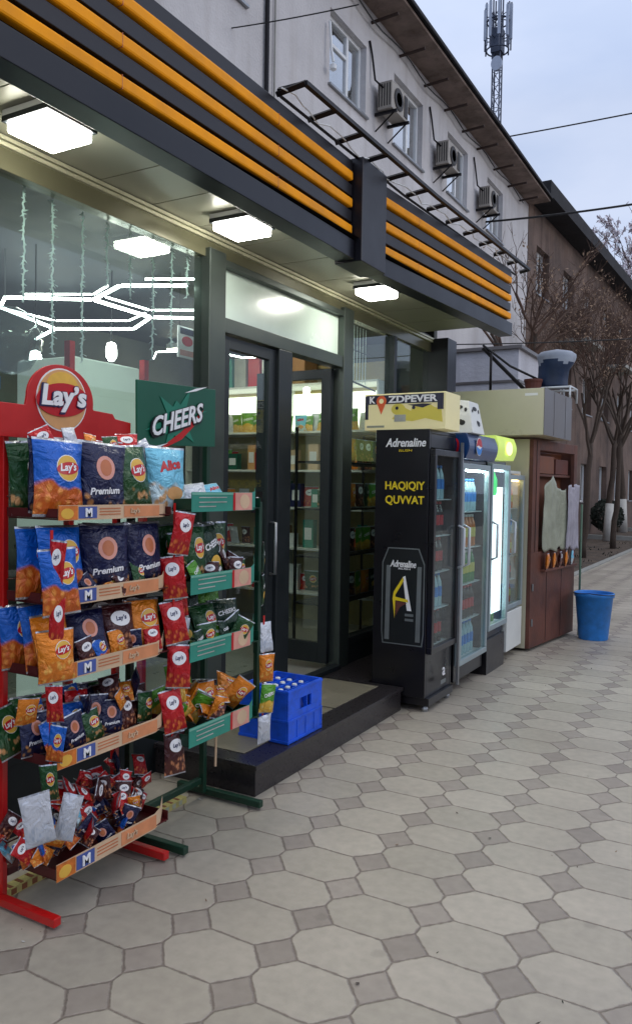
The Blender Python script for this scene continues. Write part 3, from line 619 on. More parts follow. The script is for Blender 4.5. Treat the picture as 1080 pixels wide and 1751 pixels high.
# ------------------------------------------------------------------ red snack rack
def strip_print(mb, y0, y1, x, z0, h, red=True):
    if red:
        mb.bx(x + .0005, x + .0018, y0 + .0, y0 + .09, z0 + .002, z0 + h - .002, 'chip_orange')
        mb.disc((x + .0018, y0 + .04, z0 + h * .45), Y_, Z_, .03, h * .35, 'yellow_print', .0008, 14)
        mb.bx(x + .0005, x + .002, y0 + .095, y0 + .185, z0 + .006, z0 + h - .006, 'strip_blue')
        mb.text('M', (x + .003, y0 + .14, z0 + h / 2), Y_, Z_, h * .6, 'white_print', .03)
        mb.bx(x + .0005, x + .0018, y0 + .33, y1 - .0, z0 + .006, z0 + h - .006, 'peach_warm')
        for q in (.3, .5, .7): mb.bx(x + .0005, x + .0018, y0 + .2, y0 + .31, z0 + h * q, z0 + h * q + .004, 'peach_dark')
        mb.text('Lay\u2019s', (x + .003, (y0 + .3 + y1 - .06) / 2, z0 + h / 2), Y_, Z_, h * .45, 'peach', .02, shear=.2)
    else:
        mb.bx(x + .0005, x + .002, y1 - .15, y1 - .135, z0 + .002, z0 + h - .002, 'red_print')
        mb.bx(x + .0005, x + .0022, y1 - .134, y1, z0 + .002, z0 + h - .002, 'pink')
        for q in (.7, .46, .24): mb.bx(x + .0005, x + .002, y0 + .05, y0 + (.25 if q > .3 else .17), z0 + h * q, z0 + h * (q + .055), 'poly')
        mb.bx(x + .0005, x + .0017, y0 + .0, y1 - .15, z0 + h * .86, z0 + h - .002, 'teal_light'); mb.disc((x + .002, y1 - .06, z0 + h * .5), Y_, Z_, .04, h * .4, 'peach', .001, 12)
rr = root('snack_rack', (-2.35, 2.25, 0), 'red wire snack display rack with round yellow and red header', 'display rack')
for y in (1.97, 2.56):
    MB().bx(-2.475, -2.445, y - .012, y + .012, .03, 1.8, 'red_paint').build('post', rr, bevel=.003)
for y in (1.95, 2.54):
    MB().bx(-2.62, -2.14, y - .017, y + .017, .012, .045, 'red_paint').build('foot', rr, bevel=.004)
MB().bx(-2.475, -2.447, 1.985, 2.545, .1, .13, 'dark_red').build('crossbar', rr, bevel=.003)
hd = MB()
poly = [(1.84, 1.765), (2.595, 1.765), (2.595, 1.865), (2.50, 1.875), (2.485, 1.895), (2.375, 1.90)]
poly += [(2.205 + .168 * math.cos(math.radians(a)), 1.925 + .138 * math.sin(math.radians(a))) for a in range(-8, 189, 9)]
poly += [(2.03, 1.89), (1.84, 1.89)]
hd.prism([(a, b) for a, b in poly], (-2.425, 0, 0), Y_, Z_, .012, 'red_paint')
hdo = hd.build('header_board', rr, bevel=.002)
lg = MB(); c = V((-2.4125, 2.205, 1.925))
lg.disc(c, Y_, Z_, .128, .124, 'white_print', .002, 36); lg.disc(c + X_ * .002, Y_, Z_, .122, .118, 'tan_print', .002, 36)
lg.disc(c + X_ * .004 + Z_ * .04, Y_, Z_, .085, .07, 'yellow_print', .0015, 30)
lg.disc(c + X_ * .0055, Y_ + Z_ * .06, Z_, .131, .066, 'red_print', .003, 36)
lg.text('Lay\u2019s', c + X_ * .009 + Z_ * .002, Y_ + Z_ * .03, Z_, .118, 'navy_print', .05, .02, .12, w=.24)
lg.text('Lay\u2019s', c + X_ * .013 + Z_ * .004, Y_ + Z_ * .03, Z_, .106, 'white_print', .035, .02, .12, w=.225)
lg.build('logo', hdo)
RT = [(1.475, .055, .00), (1.165, .06, .03), (.895, .06, .035), (.575, .06, .035), (.165, .065, .04)]
TN = ['top', 'second', 'third', 'fourth', 'bottom']
def tray(parent, y0, y1, xb, xff, z, h, pz, red=True):
    sm = 'dark_red' if red else 'green_paint'
    t = MB(); t.bx(xb, xff - .002, y0, y1, z - .004, z, sm); t.tube([(xb, y0, z + .07), (xb, y1, z + .07)], .003, sm, 5)
    for y in (y0, y1 - .003): t.prism([(xb, z), (xff - .003, z - .002), (xff - .003, z + h * .55), (xb, z + .03)], (0, y + .003, 0), X_, Z_, .003, sm)
    for q in range(6): t.tube([(xb, y0 + .01 + (y1 - y0 - .02) * q / 5, z - .008), (xff - .005, y0 + .01 + (y1 - y0 - .02) * q / 5, z - .008)], .003, sm, 5)
    to = t.build('tray', parent)
    s = MB(); nn = 14
    P = []
    for q in range(nn + 1):
        u = q / nn; y = y0 + (y1 - y0) * u; e = max(0, (u - .86) / .14); P.append((y, xff - .035 * e * e, z - .012 + pz * e * e))
    for (ya, xa, za), (yb, xb_, zb) in zip(P[:-1], P[1:]):
        skewv = [(xa - .002, ya, za), (xa, ya, za), (xb_, yb, zb), (xb_ - .002, yb, zb), (xa - .002, ya, za + h), (xa, ya, za + h), (xb_, yb, zb + h), (xb_ - .002, yb, zb + h)]
        s.add(skewv, [(0, 3, 2, 1), (4, 5, 6, 7), (1, 2, 6, 5), (3, 0, 4, 7)], 'peach' if red else 'teal')
    strip_print(s, y0, y1 - .08, xff, z - .012, h, red)
    s.build('price_strip', to)
for z, h, pz in RT: tray(rr, 1.97, 2.585, -2.44, -2.17, z, h, pz)

def lab(kind, pos, row, trayn, rack, small=False): return f'{CN[kind]} chip bag, {pos}, {row} row of the {trayn} tray, {rack} rack'
ORD = ['leftmost', 'second from left', 'third from left', 'fourth from left', 'rightmost']
GR = 'chip bags standing on the red rack'
random.seed(21)
def row(cols, x, z, y0, y1, tr, rown, rack, sc=(1, 1, 1), tilt=-.12, grp=GR):
    n = len(cols)
    for i, k in enumerate(cols):
        y = y0 + (y1 - y0) * (i + .5) / n
        bag(k, (x + random.uniform(-.012, .012), y + random.uniform(-.008, .008), z + .002), tilt + random.uniform(-.07, .07), random.uniform(-.38, .08), random.uniform(-.08, .08), sc, lab(k, ORD[i] if i < n - 1 else 'rightmost', rown, tr, rack), grp, i=random.randint(0, 1))
# top tray
row(['blue', 'navy', 'green', 'cyan'], -2.225, 1.47, 1.925, 2.71, 'top', 'front', 'red', (1.0, 1.05, 1.03))
row(['navy', 'blue', 'orange', 'red'], -2.31, 1.478, 1.95, 2.67, 'top', 'middle', 'red', (.9, .92, 1.02))
row(['green', 'orange', 'navy', 'lime'], -2.38, 1.478, 1.97, 2.66, 'top', 'back', 'red', (.8, .9, .99))
row(['blue', 'navy', 'navy'], -2.22, 1.17, 1.95, 2.57, 'second', 'front', 'red', (.95, 1.08, .97))
row(['blue', 'green', 'navy', 'green'], -2.33, 1.168, 1.93, 2.6, 'second', 'back', 'red', (.85, .95, .95))
row(['orange', 'navy', 'brown', 'orange'], -2.22, .9, 1.95, 2.57, 'third', 'front', 'red', (.85, .86, .78), -.25)
row(['blue', 'navy', 'brown', 'brown'], -2.32, .898, 1.97, 2.6, 'third', 'middle', 'red', (.8, .86, .9))
row(['blue', 'blue', 'orange'], -2.41, .898, 1.93, 2.5, 'third', 'back', 'red', (.8, .85, .86))
for tr_, y_, z_, k, sc_ in (('second', 1.985, 1.125, 'blue', (.8, .78, .86)), ('third', 1.965, .885, 'orange', (.8, .72, .68))):
    bag(k, (-2.165, y_, z_), -.1, random.uniform(-.45, -.1), random.uniform(-.06, .06), sc_, f'{CN[k]} chip bag hanging over the front lip, {tr_} tray, red rack', 'chip bags overhanging the red rack lips', False, 1)
for i, k in enumerate(('cyan', 'white', 'cyan')):
    bag(k, (-2.25, 2.72 + i * .15, 1.50), -.5, random.uniform(-.3, .3), .1, (.7, .8, .42), f'low pale packet on the top tray of the green rack, {("left","middle","right")[i]}', 'low packets on the green top tray')
for i, k in enumerate(('white', 'orange', 'red', 'red', 'orange')):
    bag(k, (-2.30, 2.05 + i * .14, 1.60), -.1, random.uniform(-.2, .2), random.uniform(-.1, .1), (.9, 1.0, 1.0), f'{CN[k]} packet squeezed in above the top tray, {ORD[i]}, red rack', 'packets squeezed above the top tray', True, i)
# jumbled piles on lower trays
def pile(n, kinds, x0, x1, y0, y1, z0, zt, tr, rack, sc=(.6, .85), rim=.0):
    for q in range(n):
        k = random.choice(kinds); x = random.uniform(x0, x1); y = random.uniform(y0, y1); u = q / n
        s = random.uniform(*sc); z = z0 + u * zt + random.uniform(0, .02)
        bag(k, (x, y, z), random.uniform(-1.2, .5), random.uniform(-1.1, 1.1), random.uniform(-.9, .9), (s, s, s), f'small {CN[k]} snack packet in the jumbled pile, {tr} tray, {rack} rack', f'jumbled snack packets, {tr} tray, {rack} rack', True, q)
def srow(cols, x, z, y0, y1, rown, sc, tilt=-.25):
    for i, k in enumerate(cols):
        y = y0 + (y1 - y0) * (i + .5) / len(cols)
        bag(k, (x + random.uniform(-.012, .012), y, z + .002), tilt + random.uniform(-.15, .15), random.uniform(-.4, .4), random.uniform(-.18, .18), (sc, sc, sc * random.uniform(.9, 1.08)), f'small {CN[k]} chip bag standing in the {rown} row of the fourth tray, red rack', f'small bags standing in the {rown} row, fourth tray', True, i)
srow(['blue', 'navy', 'green', 'navy', 'brown', 'green'], -2.235, .59, 1.97, 2.56, 'front', .80)
srow(['navy', 'brown', 'blue', 'navy', 'brown', 'navy', 'brown'], -2.29, .59, 1.94, 2.57, 'second', .92)
srow(['green', 'brown', 'navy', 'red', 'navy', 'brown', 'green'], -2.35, .59, 1.9, 2.57, 'third', 1.0)
srow(['brown', 'green', 'red', 'navy', 'green', 'brown'], -2.41, .59, 1.88, 2.55, 'back', 1.05)
pile(14, ['navy', 'blue', 'green', 'brown', 'brown', 'navy', 'navy', 'orange', 'dkgreen', 'red'], -2.40, -2.23, 1.93, 2.5, .66, .05, 'fourth', 'red', (.45, .65))
pile(62, ['red', 'red', 'brown', 'red', 'brown', 'navy', 'red'], -2.43, -2.26, 2.1, 2.57, .175, .17, 'bottom', 'red', (.4, .68))
pile(60, ['blue', 'red', 'navy', 'blue', 'cyan', 'red', 'navy', 'orange', 'brown'], -2.40, -2.19, 1.9, 2.42, .17, .11, 'bottom', 'red', (.38, .62))
def fill(n, kinds, x, y0, y1, z, tr, rack, sc=.6):
    for q in range(n):
        k = kinds[q % len(kinds)]; s_ = sc * random.uniform(.85, 1.2)
        bag(k, (x + random.uniform(-.02, .02), y0 + (y1 - y0) * (q + .5) / n, z), random.uniform(-.5, .2), random.uniform(-.9, .5), random.uniform(-.6, .6), (s_, s_, s_), f'small {CN[k]} packet tucked in front of the big bags, {tr} tray, {rack} rack', f'packets tucked at the front, {tr} tray, {rack} rack', True, q)
fill(5, ['navy', 'orange', 'brown', 'green', 'blue'], -2.195, 2.12, 2.54, 1.175, 'second', 'red')
fill(5, ['brown', 'blue', 'orange', 'navy', 'red'], -2.195, 2.1, 2.54, .905, 'third', 'red')
fill(6, ['red', 'white', 'orange', 'green', 'red', 'white'], -2.28, 2.0, 2.6, 1.70, 'top', 'red', .62)
# hanging strips
def strip(x, y, z1, kinds, step, rack, where, sc=.62, yaw=0.3, small=True, w=1):
    for i, k in enumerate(kinds):
        z = z1 - (i + 1) * step
        bag(k, (x + random.uniform(-.01, .01), y + random.uniform(-.01, .01), z), random.uniform(-.16, .16), yaw + random.uniform(-.45, .45), random.uniform(-.16, .16), (sc, sc * w, step / .17 * .98), f'{CN[k]} packet number {("one","two","three","four","five","six","seven")[i]} down the {where} hanging strip, {rack} rack', f'packets on the {where} hanging strip', True, i)
    MB().bx(x - .018, x - .015, y - .006, y + .006, z1 - step * len(kinds), z1 + .03, 'red_paint').build('hanger_strip', label=f'thin plastic hanging strip at the {where} of the {rack} rack', category='hanger strip')
strip(-2.15, 2.60, 1.49, ['red', 'red', 'red', 'red', 'red', 'brown'], .19, 'red', 'right side', .85, -.55, w=.95)
strip(-2.19, 2.665, 1.40, ['green', 'red', 'white', 'lime'], .19, 'green', 'left side', .75, -.55, w=.8)
strip(-2.17, 1.955, 1.40, ['red', 'red'], .2, 'red', 'left side', .6, -.7, w=.75)
strip(-2.17, 1.955, .88, ['red', 'blue', 'green'], .14, 'red', 'lower left side', .6, -.7, w=.8)
for k, (dy, dx, yw, nm) in enumerate(((0, 0, -.5, 'left'), (.075, .02, -.9, 'right'))):
    bag('white', (-2.14 + dx, 1.875 + dy, .34 - .01 * k), .1, yw, .16 - .4 * k, (.7, .8 - .25 * k, 1.15 - .1 * k), f'plain white packet hanging low beside the red rack, {nm} of two', 'plain white hanging packets', True, k)

# ------------------------------------------------------------------ green snack rack
gr = root('snack_rack', (-2.3, 2.88, 0), 'green snack display rack with dark green header reading CHEERS', 'display rack')
for y in (2.63, 3.17):
    MB().bx(-2.455, -2.425, y - .014, y + .014, .03, 1.8, 'green_paint').build('post', gr, bevel=.003)
MB().bx(-2.14, -2.115, 3.17, 3.195, .46, 1.52, 'green_paint').build('post', gr, bevel=.003)
MB().tube([(-2.16, 2.9, .3), (-2.15, 2.89, .47)], .006, 'peach', 5).build('strut', gr)
for y in (2.62, 3.2):
    MB().bx(-2.62, -2.10, y - .017, y + .017, .012, .045, 'green_paint').build('foot', gr, bevel=.004)
MB().bx(-2.46, -2.43, 2.65, 3.15, .08, .11, 'green_paint').build('crossbar', gr, bevel=.003)
hd = MB().prism([(2.605, 1.77), (3.165, 1.79), (3.165, 2.075), (2.60, 2.055)], (-2.395, 0, 0), Y_, Z_, .012, 'green_board'); hdo = hd.build('header_board', gr, bevel=.002)
lg = MB(); c = V((-2.381, 2.87, 1.90)); dx = (Y_ + Z_ * .28).normalized(); dz = (Z_ - Y_ * .1).normalized()
star = []
for q in range(24): rr_ = (.2 if q % 4 == 0 else .12) if q % 2 == 0 else .09; star.append((rr_ * 1.15 * math.cos(q * math.pi / 12), rr_ * .75 * math.sin(q * math.pi / 12)))
pm('green_glow', (20, 120, 96), .4); lg.prism(star, c + X_ * .0005, dx, dz, .001, 'green_glow')
lg.prism([(-.19, -.115), (.02, -.06), (.2, .01), (.17, -.03), (.02, -.095)], c + X_ * .002, dx, dz, .0015, 'red_paint')
lg.text('CHEERS', c + X_ * .003, dx, dz, .098, 'black_plastic', .06, .02, .25, w=.40)
lg.text('CHEERS', c + X_ * .007 + Z_ * .004, dx, dz, .086, 'white_print', .02, .02, .25, w=.375)
for a, b in ((.15, .115), (-.17, -.09)): lg.prism([(a - .09, b), (a, b + .006), (a + .09, b), (a, b - .006)], c + X_ * .004, dx, dz, .001, 'white_print')
lg.build('logo', hdo)
for z, h, pz in ((1.495, .085, .02), (1.14, .085, .05), (.85, .085, .05), (.48, .085, .06)): tray(gr, 2.63, 3.16, -2.42, -2.10, z, h, pz, False)
GG = 'bags standing on the green rack'
row(['green', 'dkgreen'], -2.19, 1.145, 2.68, 2.98, 'second', 'front', 'green', (.85, .85, .98), grp=GG)
row(['green', 'dkgreen', 'green'], -2.32, 1.145, 2.66, 3.16, 'second', 'back', 'green', (.85, .95, .98), grp=GG)
row(['dkgreen', 'green', 'dkgreen'], -2.2, .855, 2.66, 3.14, 'third', 'front', 'green', (.85, .9, .72), -.35, grp=GG)
row(['green', 'dkgreen', 'lime'], -2.32, .855, 2.66, 3.16, 'third', 'back', 'green', (.85, .9, .85), grp=GG)
pile(7, ['brown', 'red', 'brown'], -2.3, -2.18, 2.9, 3.12, 1.15, .04, 'second', 'green', (.7, .9))
fill(5, ['lime', 'brown', 'dkgreen', 'brown', 'green'], -2.135, 2.7, 3.1, 1.15, 'second', 'green')
fill(6, ['dkgreen', 'green', 'lime', 'dkgreen', 'green', 'dkgreen'], -2.14, 2.68, 3.1, .86, 'third', 'green', .7)
pile(28, ['orange', 'orange', 'lime', 'orange', 'brown', 'lime'], -2.36, -2.16, 2.67, 3.1, .49, .09, 'bottom', 'green', (.65, .95))
strip(-2.1, 3.225, .93, ['white', 'orange', 'lime', 'white'], .15, 'green', 'right side', .75, -.5, w=.85)
strip(-2.12, 3.215, 1.33, ['dkgreen', 'dkgreen'], .16, 'green', 'upper right side', .4, .5, w=.6)

yr = MB(); yr.bx(-2.52, -2.47, 1.7, 3.08, .0, .03, 'yellow_rail')
for q in range(27): yr.bx(-2.4699, -2.4685, 1.72 + q * .05, 1.745 + q * .05, .004, .026, 'wood_orange' if q < 13 else 'poly_green'); yr.bx(-2.515, -2.475, 1.72 + q * .05, 1.735 + q * .05, .03, .0315, 'wood_orange')
yr.build('floor_rail', label='low pale yellow patterned rail on the paving under both snack racks', category='rail')
# ------------------------------------------------------------------ blue crate
x0, x1, y0, y1, zz = -2.56, -2.235, 3.66, 4.04, .168
cr_ = root('bottle_crate', ((x0 + x1) / 2, (y0 + y1) / 2, zz), 'blue plastic bottle crate with handle hole on the granite step', 'crate')
c = MB(); H = .30; t_ = .012
c.bx(x0, x0 + t_, y0, y1, zz, zz + H, 'crate_blue')
c.bx(x0 + t_, x1 - t_, y0, y0 + t_, zz, zz + H, 'crate_blue'); c.bx(x0 + t_, x1 - t_, y1 - t_, y1, zz, zz + H, 'crate_blue')
ym = (y0 + y1) / 2; hz0, hz1, hw = zz + .17, zz + .235, .065
c.bx(x1 - t_, x1, y0, y1, zz, hz0, 'crate_blue'); c.bx(x1 - t_, x1, y0, y1, hz1, zz + H, 'crate_blue')
c.bx(x1 - t_, x1, y0, ym - hw, hz0, hz1, 'crate_blue'); c.bx(x1 - t_, x1, ym + hw, y1, hz0, hz1, 'crate_blue')
c.bx(x0 + t_, x1 - t_, y0 + t_, y1 - t_, zz + .005, zz + .015, 'crate_blue')
for z in (zz + .004, zz + .12, zz + H - .02):
    c.bx(x1, x1 + .005, y0, y1, z, z + .016, 'crate_blue'); c.bx(x0 - .004, x1 + .005, y0 - .005, y0, z, z + .016, 'crate_blue')
for q in range(5): yy = y0 + (y1 - y0) * q / 4; c.bx(x1, x1 + .004, min(yy, y1 - .012), min(yy, y1 - .012) + .012, zz, zz + .12, 'crate_blue')
c.build('body', cr_, bevel=.003)
d = MB()
for q in range(1, 5): yy = y0 + (y1 - y0) * q / 5; d.bx(x0 + t_, x1 - t_, yy - .004, yy + .004, zz + .1, zz + .27, 'crate_blue')
for q in range(1, 4): xx = x0 + (x1 - x0) * q / 4; d.bx(xx - .004, xx + .004, y0 + t_, y1 - t_, zz + .101, zz + .271, 'crate_blue')
d.build('divider', cr_)
for i in range(4):
    for j in range(5):
        if (i, j) in ((0, 3),): continue
        xx = x0 + (x1 - x0) * (i + .5) / 4; yy = y0 + (y1 - y0) * (j + .5) / 5
        b = MB(); b.lathe([(.03, 0), (.031, .01), (.031, .13), (.014, .19), (.013, .235)], (xx, yy, zz + .02), 'fridge_glass', 12); b.lathe([(.0155, .232), (.0155, .25), (.012, .253)], (xx, yy, zz + .02), 'white_plastic', 12)
        b.build('bottle', smooth=True, label='glass bottle with white cap standing in the blue crate', category='bottle', group='bottles in the blue crate')

# ------------------------------------------------------------------ drink fridges
BT = {}
def bottle_proto(k, body, cap, band):
    b = MB(); b.lathe([(.028, 0), (.032, .012), (.032, .08), (.030, .09), (.030, .14), (.032, .15), (.028, .185), (.013, .225), (.012, .235)], (0, 0, 0), body, 12)
    b.lathe([(.0325, .075), (.0325, .15)], (0, 0, 0), band, 12, False); b.lathe([(.014, .232), (.014, .25), (.012, .252)], (0, 0, 0), cap, 12)
    o = b.build('bottle_' + k, loc=(0, 0, 0), smooth=True); BT[k] = o.data; bpy.data.objects.remove(o)
pm('cola', (30, 12, 10), .1, coat=.5); pm('water', (170, 200, 210), .1, coat=.5); pm('orange_drink', (220, 120, 20), .15, coat=.5)
bottle_proto('cola', 'cola', 'red_print', 'red_print'); bottle_proto('water', 'water', 'blue_plastic', 'blue_plastic'); bottle_proto('orange', 'orange_drink', 'white_plastic', 'sign_yellow'); bottle_proto('green', 'green_bottle', 'white_plastic', 'sign_yellow')
def put_bottle(k, x, y, z, label, group, s=1.0):
    o = bpy.data.objects.new('drink_bottle', BT[k]); COL.objects.link(o); o.location = (x, y, z); o.scale = (s, s, s); tag(o, label, 'bottle', group)
def fridge(y0, y1, xfr, depth, z0, z1, bodym, framem, doorz, label, lampm, nshelf, kinds, fname, handle='right', back='white_plastic', shelfz=None):
    xb = xfr - depth; r = root('drinks_fridge', ((xfr + xb) / 2, (y0 + y1) / 2, 0), label, 'fridge'); t = .03; d0, d1 = doorz
    b = MB(); b.bx(xb, xfr - .045, y0, y0 + t, z0, z1, bodym); b.bx(xb, xfr - .045, y1 - t, y1, z0, z1, bodym); b.bx(xb, xb + t, y0 + t, y1 - t, z0, z1, bodym)
    b.bx(xb + t, xfr - .045, y0 + t, y1 - t, z1 - t, z1, bodym); b.bx(xb + t, xfr - .046, y0 + t, y1 - t, z0, d0 - .01, bodym); b.bx(xb + t, xfr - .046, y0 + t, y1 - t, d1 + .01, z1 - t, bodym)
    b.build('cabinet', r, bevel=.004)
    MB().bx(xb + t + .001, xb + t + .006, y0 + t, y1 - t, d0, d1, back).build('liner', r)
    fw = .045; f = MB(); f.bx(xfr - .042, xfr, y0 + .004, y1 - .004, d0, d0 + fw, framem); f.bx(xfr - .042, xfr, y0 + .004, y1 - .004, d1 - fw, d1, framem)
    f.bx(xfr - .042, xfr, y0 + .004, y0 + fw, d0 + fw, d1 - fw, framem); f.bx(xfr - .042, xfr, y1 - fw, y1 - .004, d0 + fw, d1 - fw, framem)
    dr = f.build('door', r, bevel=.004)
    MB().bx(xfr - .018, xfr - .012, y0 + fw, y1 - fw, d0 + fw, d1 - fw, 'fridge_glass').build('glass', dr)
    hy = y0 + .04 if handle == 'near' else y1 - .025
    MB().tube([(xfr, hy, 1.0), (xfr + .045, hy, 1.02), (xfr + .045, hy, 1.30), (xfr, hy, 1.32)], .011, 'rim_white', 8).build('handle', dr, smooth=True)
    if lampm: MB().bx(xfr - .075, xfr - .05, y0 + .05, y1 - .05, d1 - .06, d1 - .035, lampm).build('lamp', r)
    rnd = random.Random(fname)
    for q in range(nshelf):
        z = d0 + .03 + (d1 - d0 - .12) * q / nshelf
        MB().bx(xb + .05, xfr - .06, y0 + t + .005, y1 - t - .005, z - .008, z, 'rim_white').build('shelf', r)
        nb = int((y1 - y0 - .1) / .08); k = kinds[q % len(kinds)]
        for i in range(nb):
            put_bottle(k, xfr - .11, y0 + .07 + i * .08, z, f'{ {"cola":"dark cola","water":"clear water","orange":"orange soda","green":"green soda"}[k]} bottle on shelf {("one","two","three","four","five","six")[q]} from bottom, {fname}', f'bottles in the {fname}', min(1.05, (d1 - d0 - .12) / nshelf / .27))
    return r
# black energy-drink fridge
f1 = fridge(5.2, 5.74, -2.0, .46, .1, 2.02, 'black_plastic', 'black_plastic', (.42, 1.88), 'tall black drinks fridge with yellow lettering and a can picture on its side', None, 5, ['cola', 'water', 'cola'], 'black fridge', back='black_plastic')
MB().bx(-2.44, -2.02, 5.22, 5.72, .045, .1, 'black_plastic').build('plinth', f1)
for x in (-2.4, -2.06):
    for y in (5.25, 5.69): MB().lathe([(.022, 0), (.026, .02), (.014, .045)], (x, y, 0 if x > -2.2 else 0), 'steel', 12).build('castor', f1)
MB().bx(-1.998, -1.98, 5.72, 5.745, .1, 1.95, 'steel').build('edge_trim', f1)
yy = 5.198; a = MB()
xm = -2.225
a.text('Adrenaline', (xm, yy, 1.925), X_, Z_, .062, 'white_print', .02, .02, .25, w=.31); a.text('RUSH', (xm, yy, 1.868), X_, Z_, .017, 'yellow_text', .0, .02, .1, w=.10)
a.build('brand_lettering', f1); a = MB()
a.text('HAQIQIY', (xm, yy, 1.612), X_, Z_, .07, 'yellow_text', .02, .02, 0, w=.305); a.text('QUVVAT', (xm, yy, 1.51), X_, Z_, .07, 'yellow_text', .02, .02, 0, w=.30)
a.build('slogan', f1)
a = MB(); pm('can_grey', (120, 126, 128), .4, .3); pm('can_face', (22, 26, 28), .4)
cx = -2.225
can = [(-.155, .47), (.155, .47), (.165, .56), (.165, 1.06), (.12, 1.17), (-.12, 1.17), (-.165, 1.06), (-.165, .56)]
can2 = [(-.147, .478), (.147, .478), (.157, .56), (.157, 1.055), (.114, 1.162), (-.114, 1.162), (-.157, 1.055), (-.157, .56)]
a.prism([(p[0], p[1]) for p in can], (cx, yy, 0), X_, Z_, .001, 'can_grey'); a.prism([(p[0], p[1]) for p in can2], (cx, yy - .001, 0), X_, Z_, .001, 'can_face')
for s in (-1, 1): a.prism([(s * .12 + q, w) for q, w in ((-.018, .50), (.018, .50), (.022, 1.04), (-.010, 1.04))], (cx, yy - .002, 0), X_, Z_, .0008, 'can_grey')
a.text('Adrenaline', (cx, yy - .003, 1.055), X_, Z_, .05, 'white_print', .02, .02, .25, w=.2); a.text('RUSH', (cx + .01, yy - .003, 1.02), X_, Z_, .012, 'white_print', 0, .02, 0, w=.09)
a.prism([(.0, .96), (.018, .97), (.07, .72), (.035, .72)], (cx, yy - .003, 0), X_, Z_, .001, 'white_print')
a.prism([(.0, .96), (.008, .935), (-.055, .83), (-.06, .66), (-.078, .80), (-.07, .85)], (cx, yy - .003, 0), X_, Z_, .001, 'yellow_text')
a.prism([(-.062, .79), (-.06, .815), (.04, .80), (.045, .78)], (cx, yy - .0045, 0), X_, Z_, .001, 'yellow_text')
a.prism([(-.055, .785), (.035, .775), (-.02, .74), (-.05, .68)], (cx, yy - .004, 0), X_, Z_, .001, 'terracotta')
for z in (.68, .645): a.bx(cx + .02, cx + .085, yy - .004, yy - .003, z, z + .018, 'can_grey')
a.build('can_picture', f1)
a = MB(); a.text('a', (-1.9985, 5.45, .26), Y_, Z_, .06, 'white_print', .0); a.bx(-1.9995, -1.998, 5.4, 5.5, .17, .2, 'can_grey'); a.build('emblem', f1)
# signs on top of black fridge
sg = root('sign_box', (-2.28, 5.4, 2.02), 'yellow unlit box sign with dark top band on the black fridge', 'sign')
MB().bx(-2.58, -1.95, 5.25, 5.55, 2.02, 2.285, 'sign_cream_glow').build('box', sg, bevel=.004)
a = MB(); yb = 5.248
a.bx(-2.565, -1.965, yb - .001, yb, 2.21, 2.275, 'sign_navy'); a.bx(-2.575, -2.55, yb - .0012, yb, 2.1, 2.27, 'sign_navy')
a.text('K', (-2.515, yb - .002, 2.242), X_, Z_, .05, 'white_print', .03); a.text('ZDPEVER', (-2.2, yb - .002, 2.242), X_, Z_, .05, 'white_print', .03, w=.38)
a.disc((-2.445, yb - .001, 2.232), X_, Z_, .04, .04, 'sign_orange', .001); a.disc((-2.445, yb - .002, 2.232), X_, Z_, .018, .018, 'sign_cream_glow', .001)
a.prism([(-.03, .2), (.03, .2), (0, .13)], (-2.445, yb - .0015, 2.005), X_, Z_, .0006, 'sign_orange')
a.disc((-2.31, yb - .001, 2.17), X_, Z_, .055, .04, 'sign_yellow', .001); a.disc((-2.12, yb - .001, 2.16), X_, Z_, .09, .045, 'sign_yellow', .001)
a.disc((-2.32, yb - .002, 2.178), X_, Z_, .012, .012, 'sign_navy', .001); a.disc((-2.19, yb - .002, 2.178), X_, Z_, .013, .013, 'sign_navy', .001)
a.prism([(-2.36, 2.1), (-2.28, 2.19), (-2.2, 2.15), (-2.1, 2.2), (-1.98, 2.16), (-1.97, 2.07), (-2.1, 2.1), (-2.2, 2.08)], (0, yb - .0004, 0), X_, Z_, .0004, 'sign_yellow'); a.prism([(-2.24, 2.2), (-2.12, 2.175), (-2.05, 2.2), (-2.12, 2.205)], (0, yb - .0016, 0), X_, Z_, .0006, 'sign_navy')
a.bx(-2.01, -1.965, yb - .0022, yb - .0004, 2.16, 2.21, 'sign_navy'); a.bx(-2.56, -2.42, yb - .001, yb, 2.04, 2.055, 'poly_green'); a.bx(-2.34, -2.25, yb - .0018, yb - .001, 2.08, 2.13, 'poly')
a.build('print', sg)
wb = root('cardboard_carton', (-1.8, 5.62, 2.1), 'white tapered carton with black blots standing on the blue fridge header', 'box')
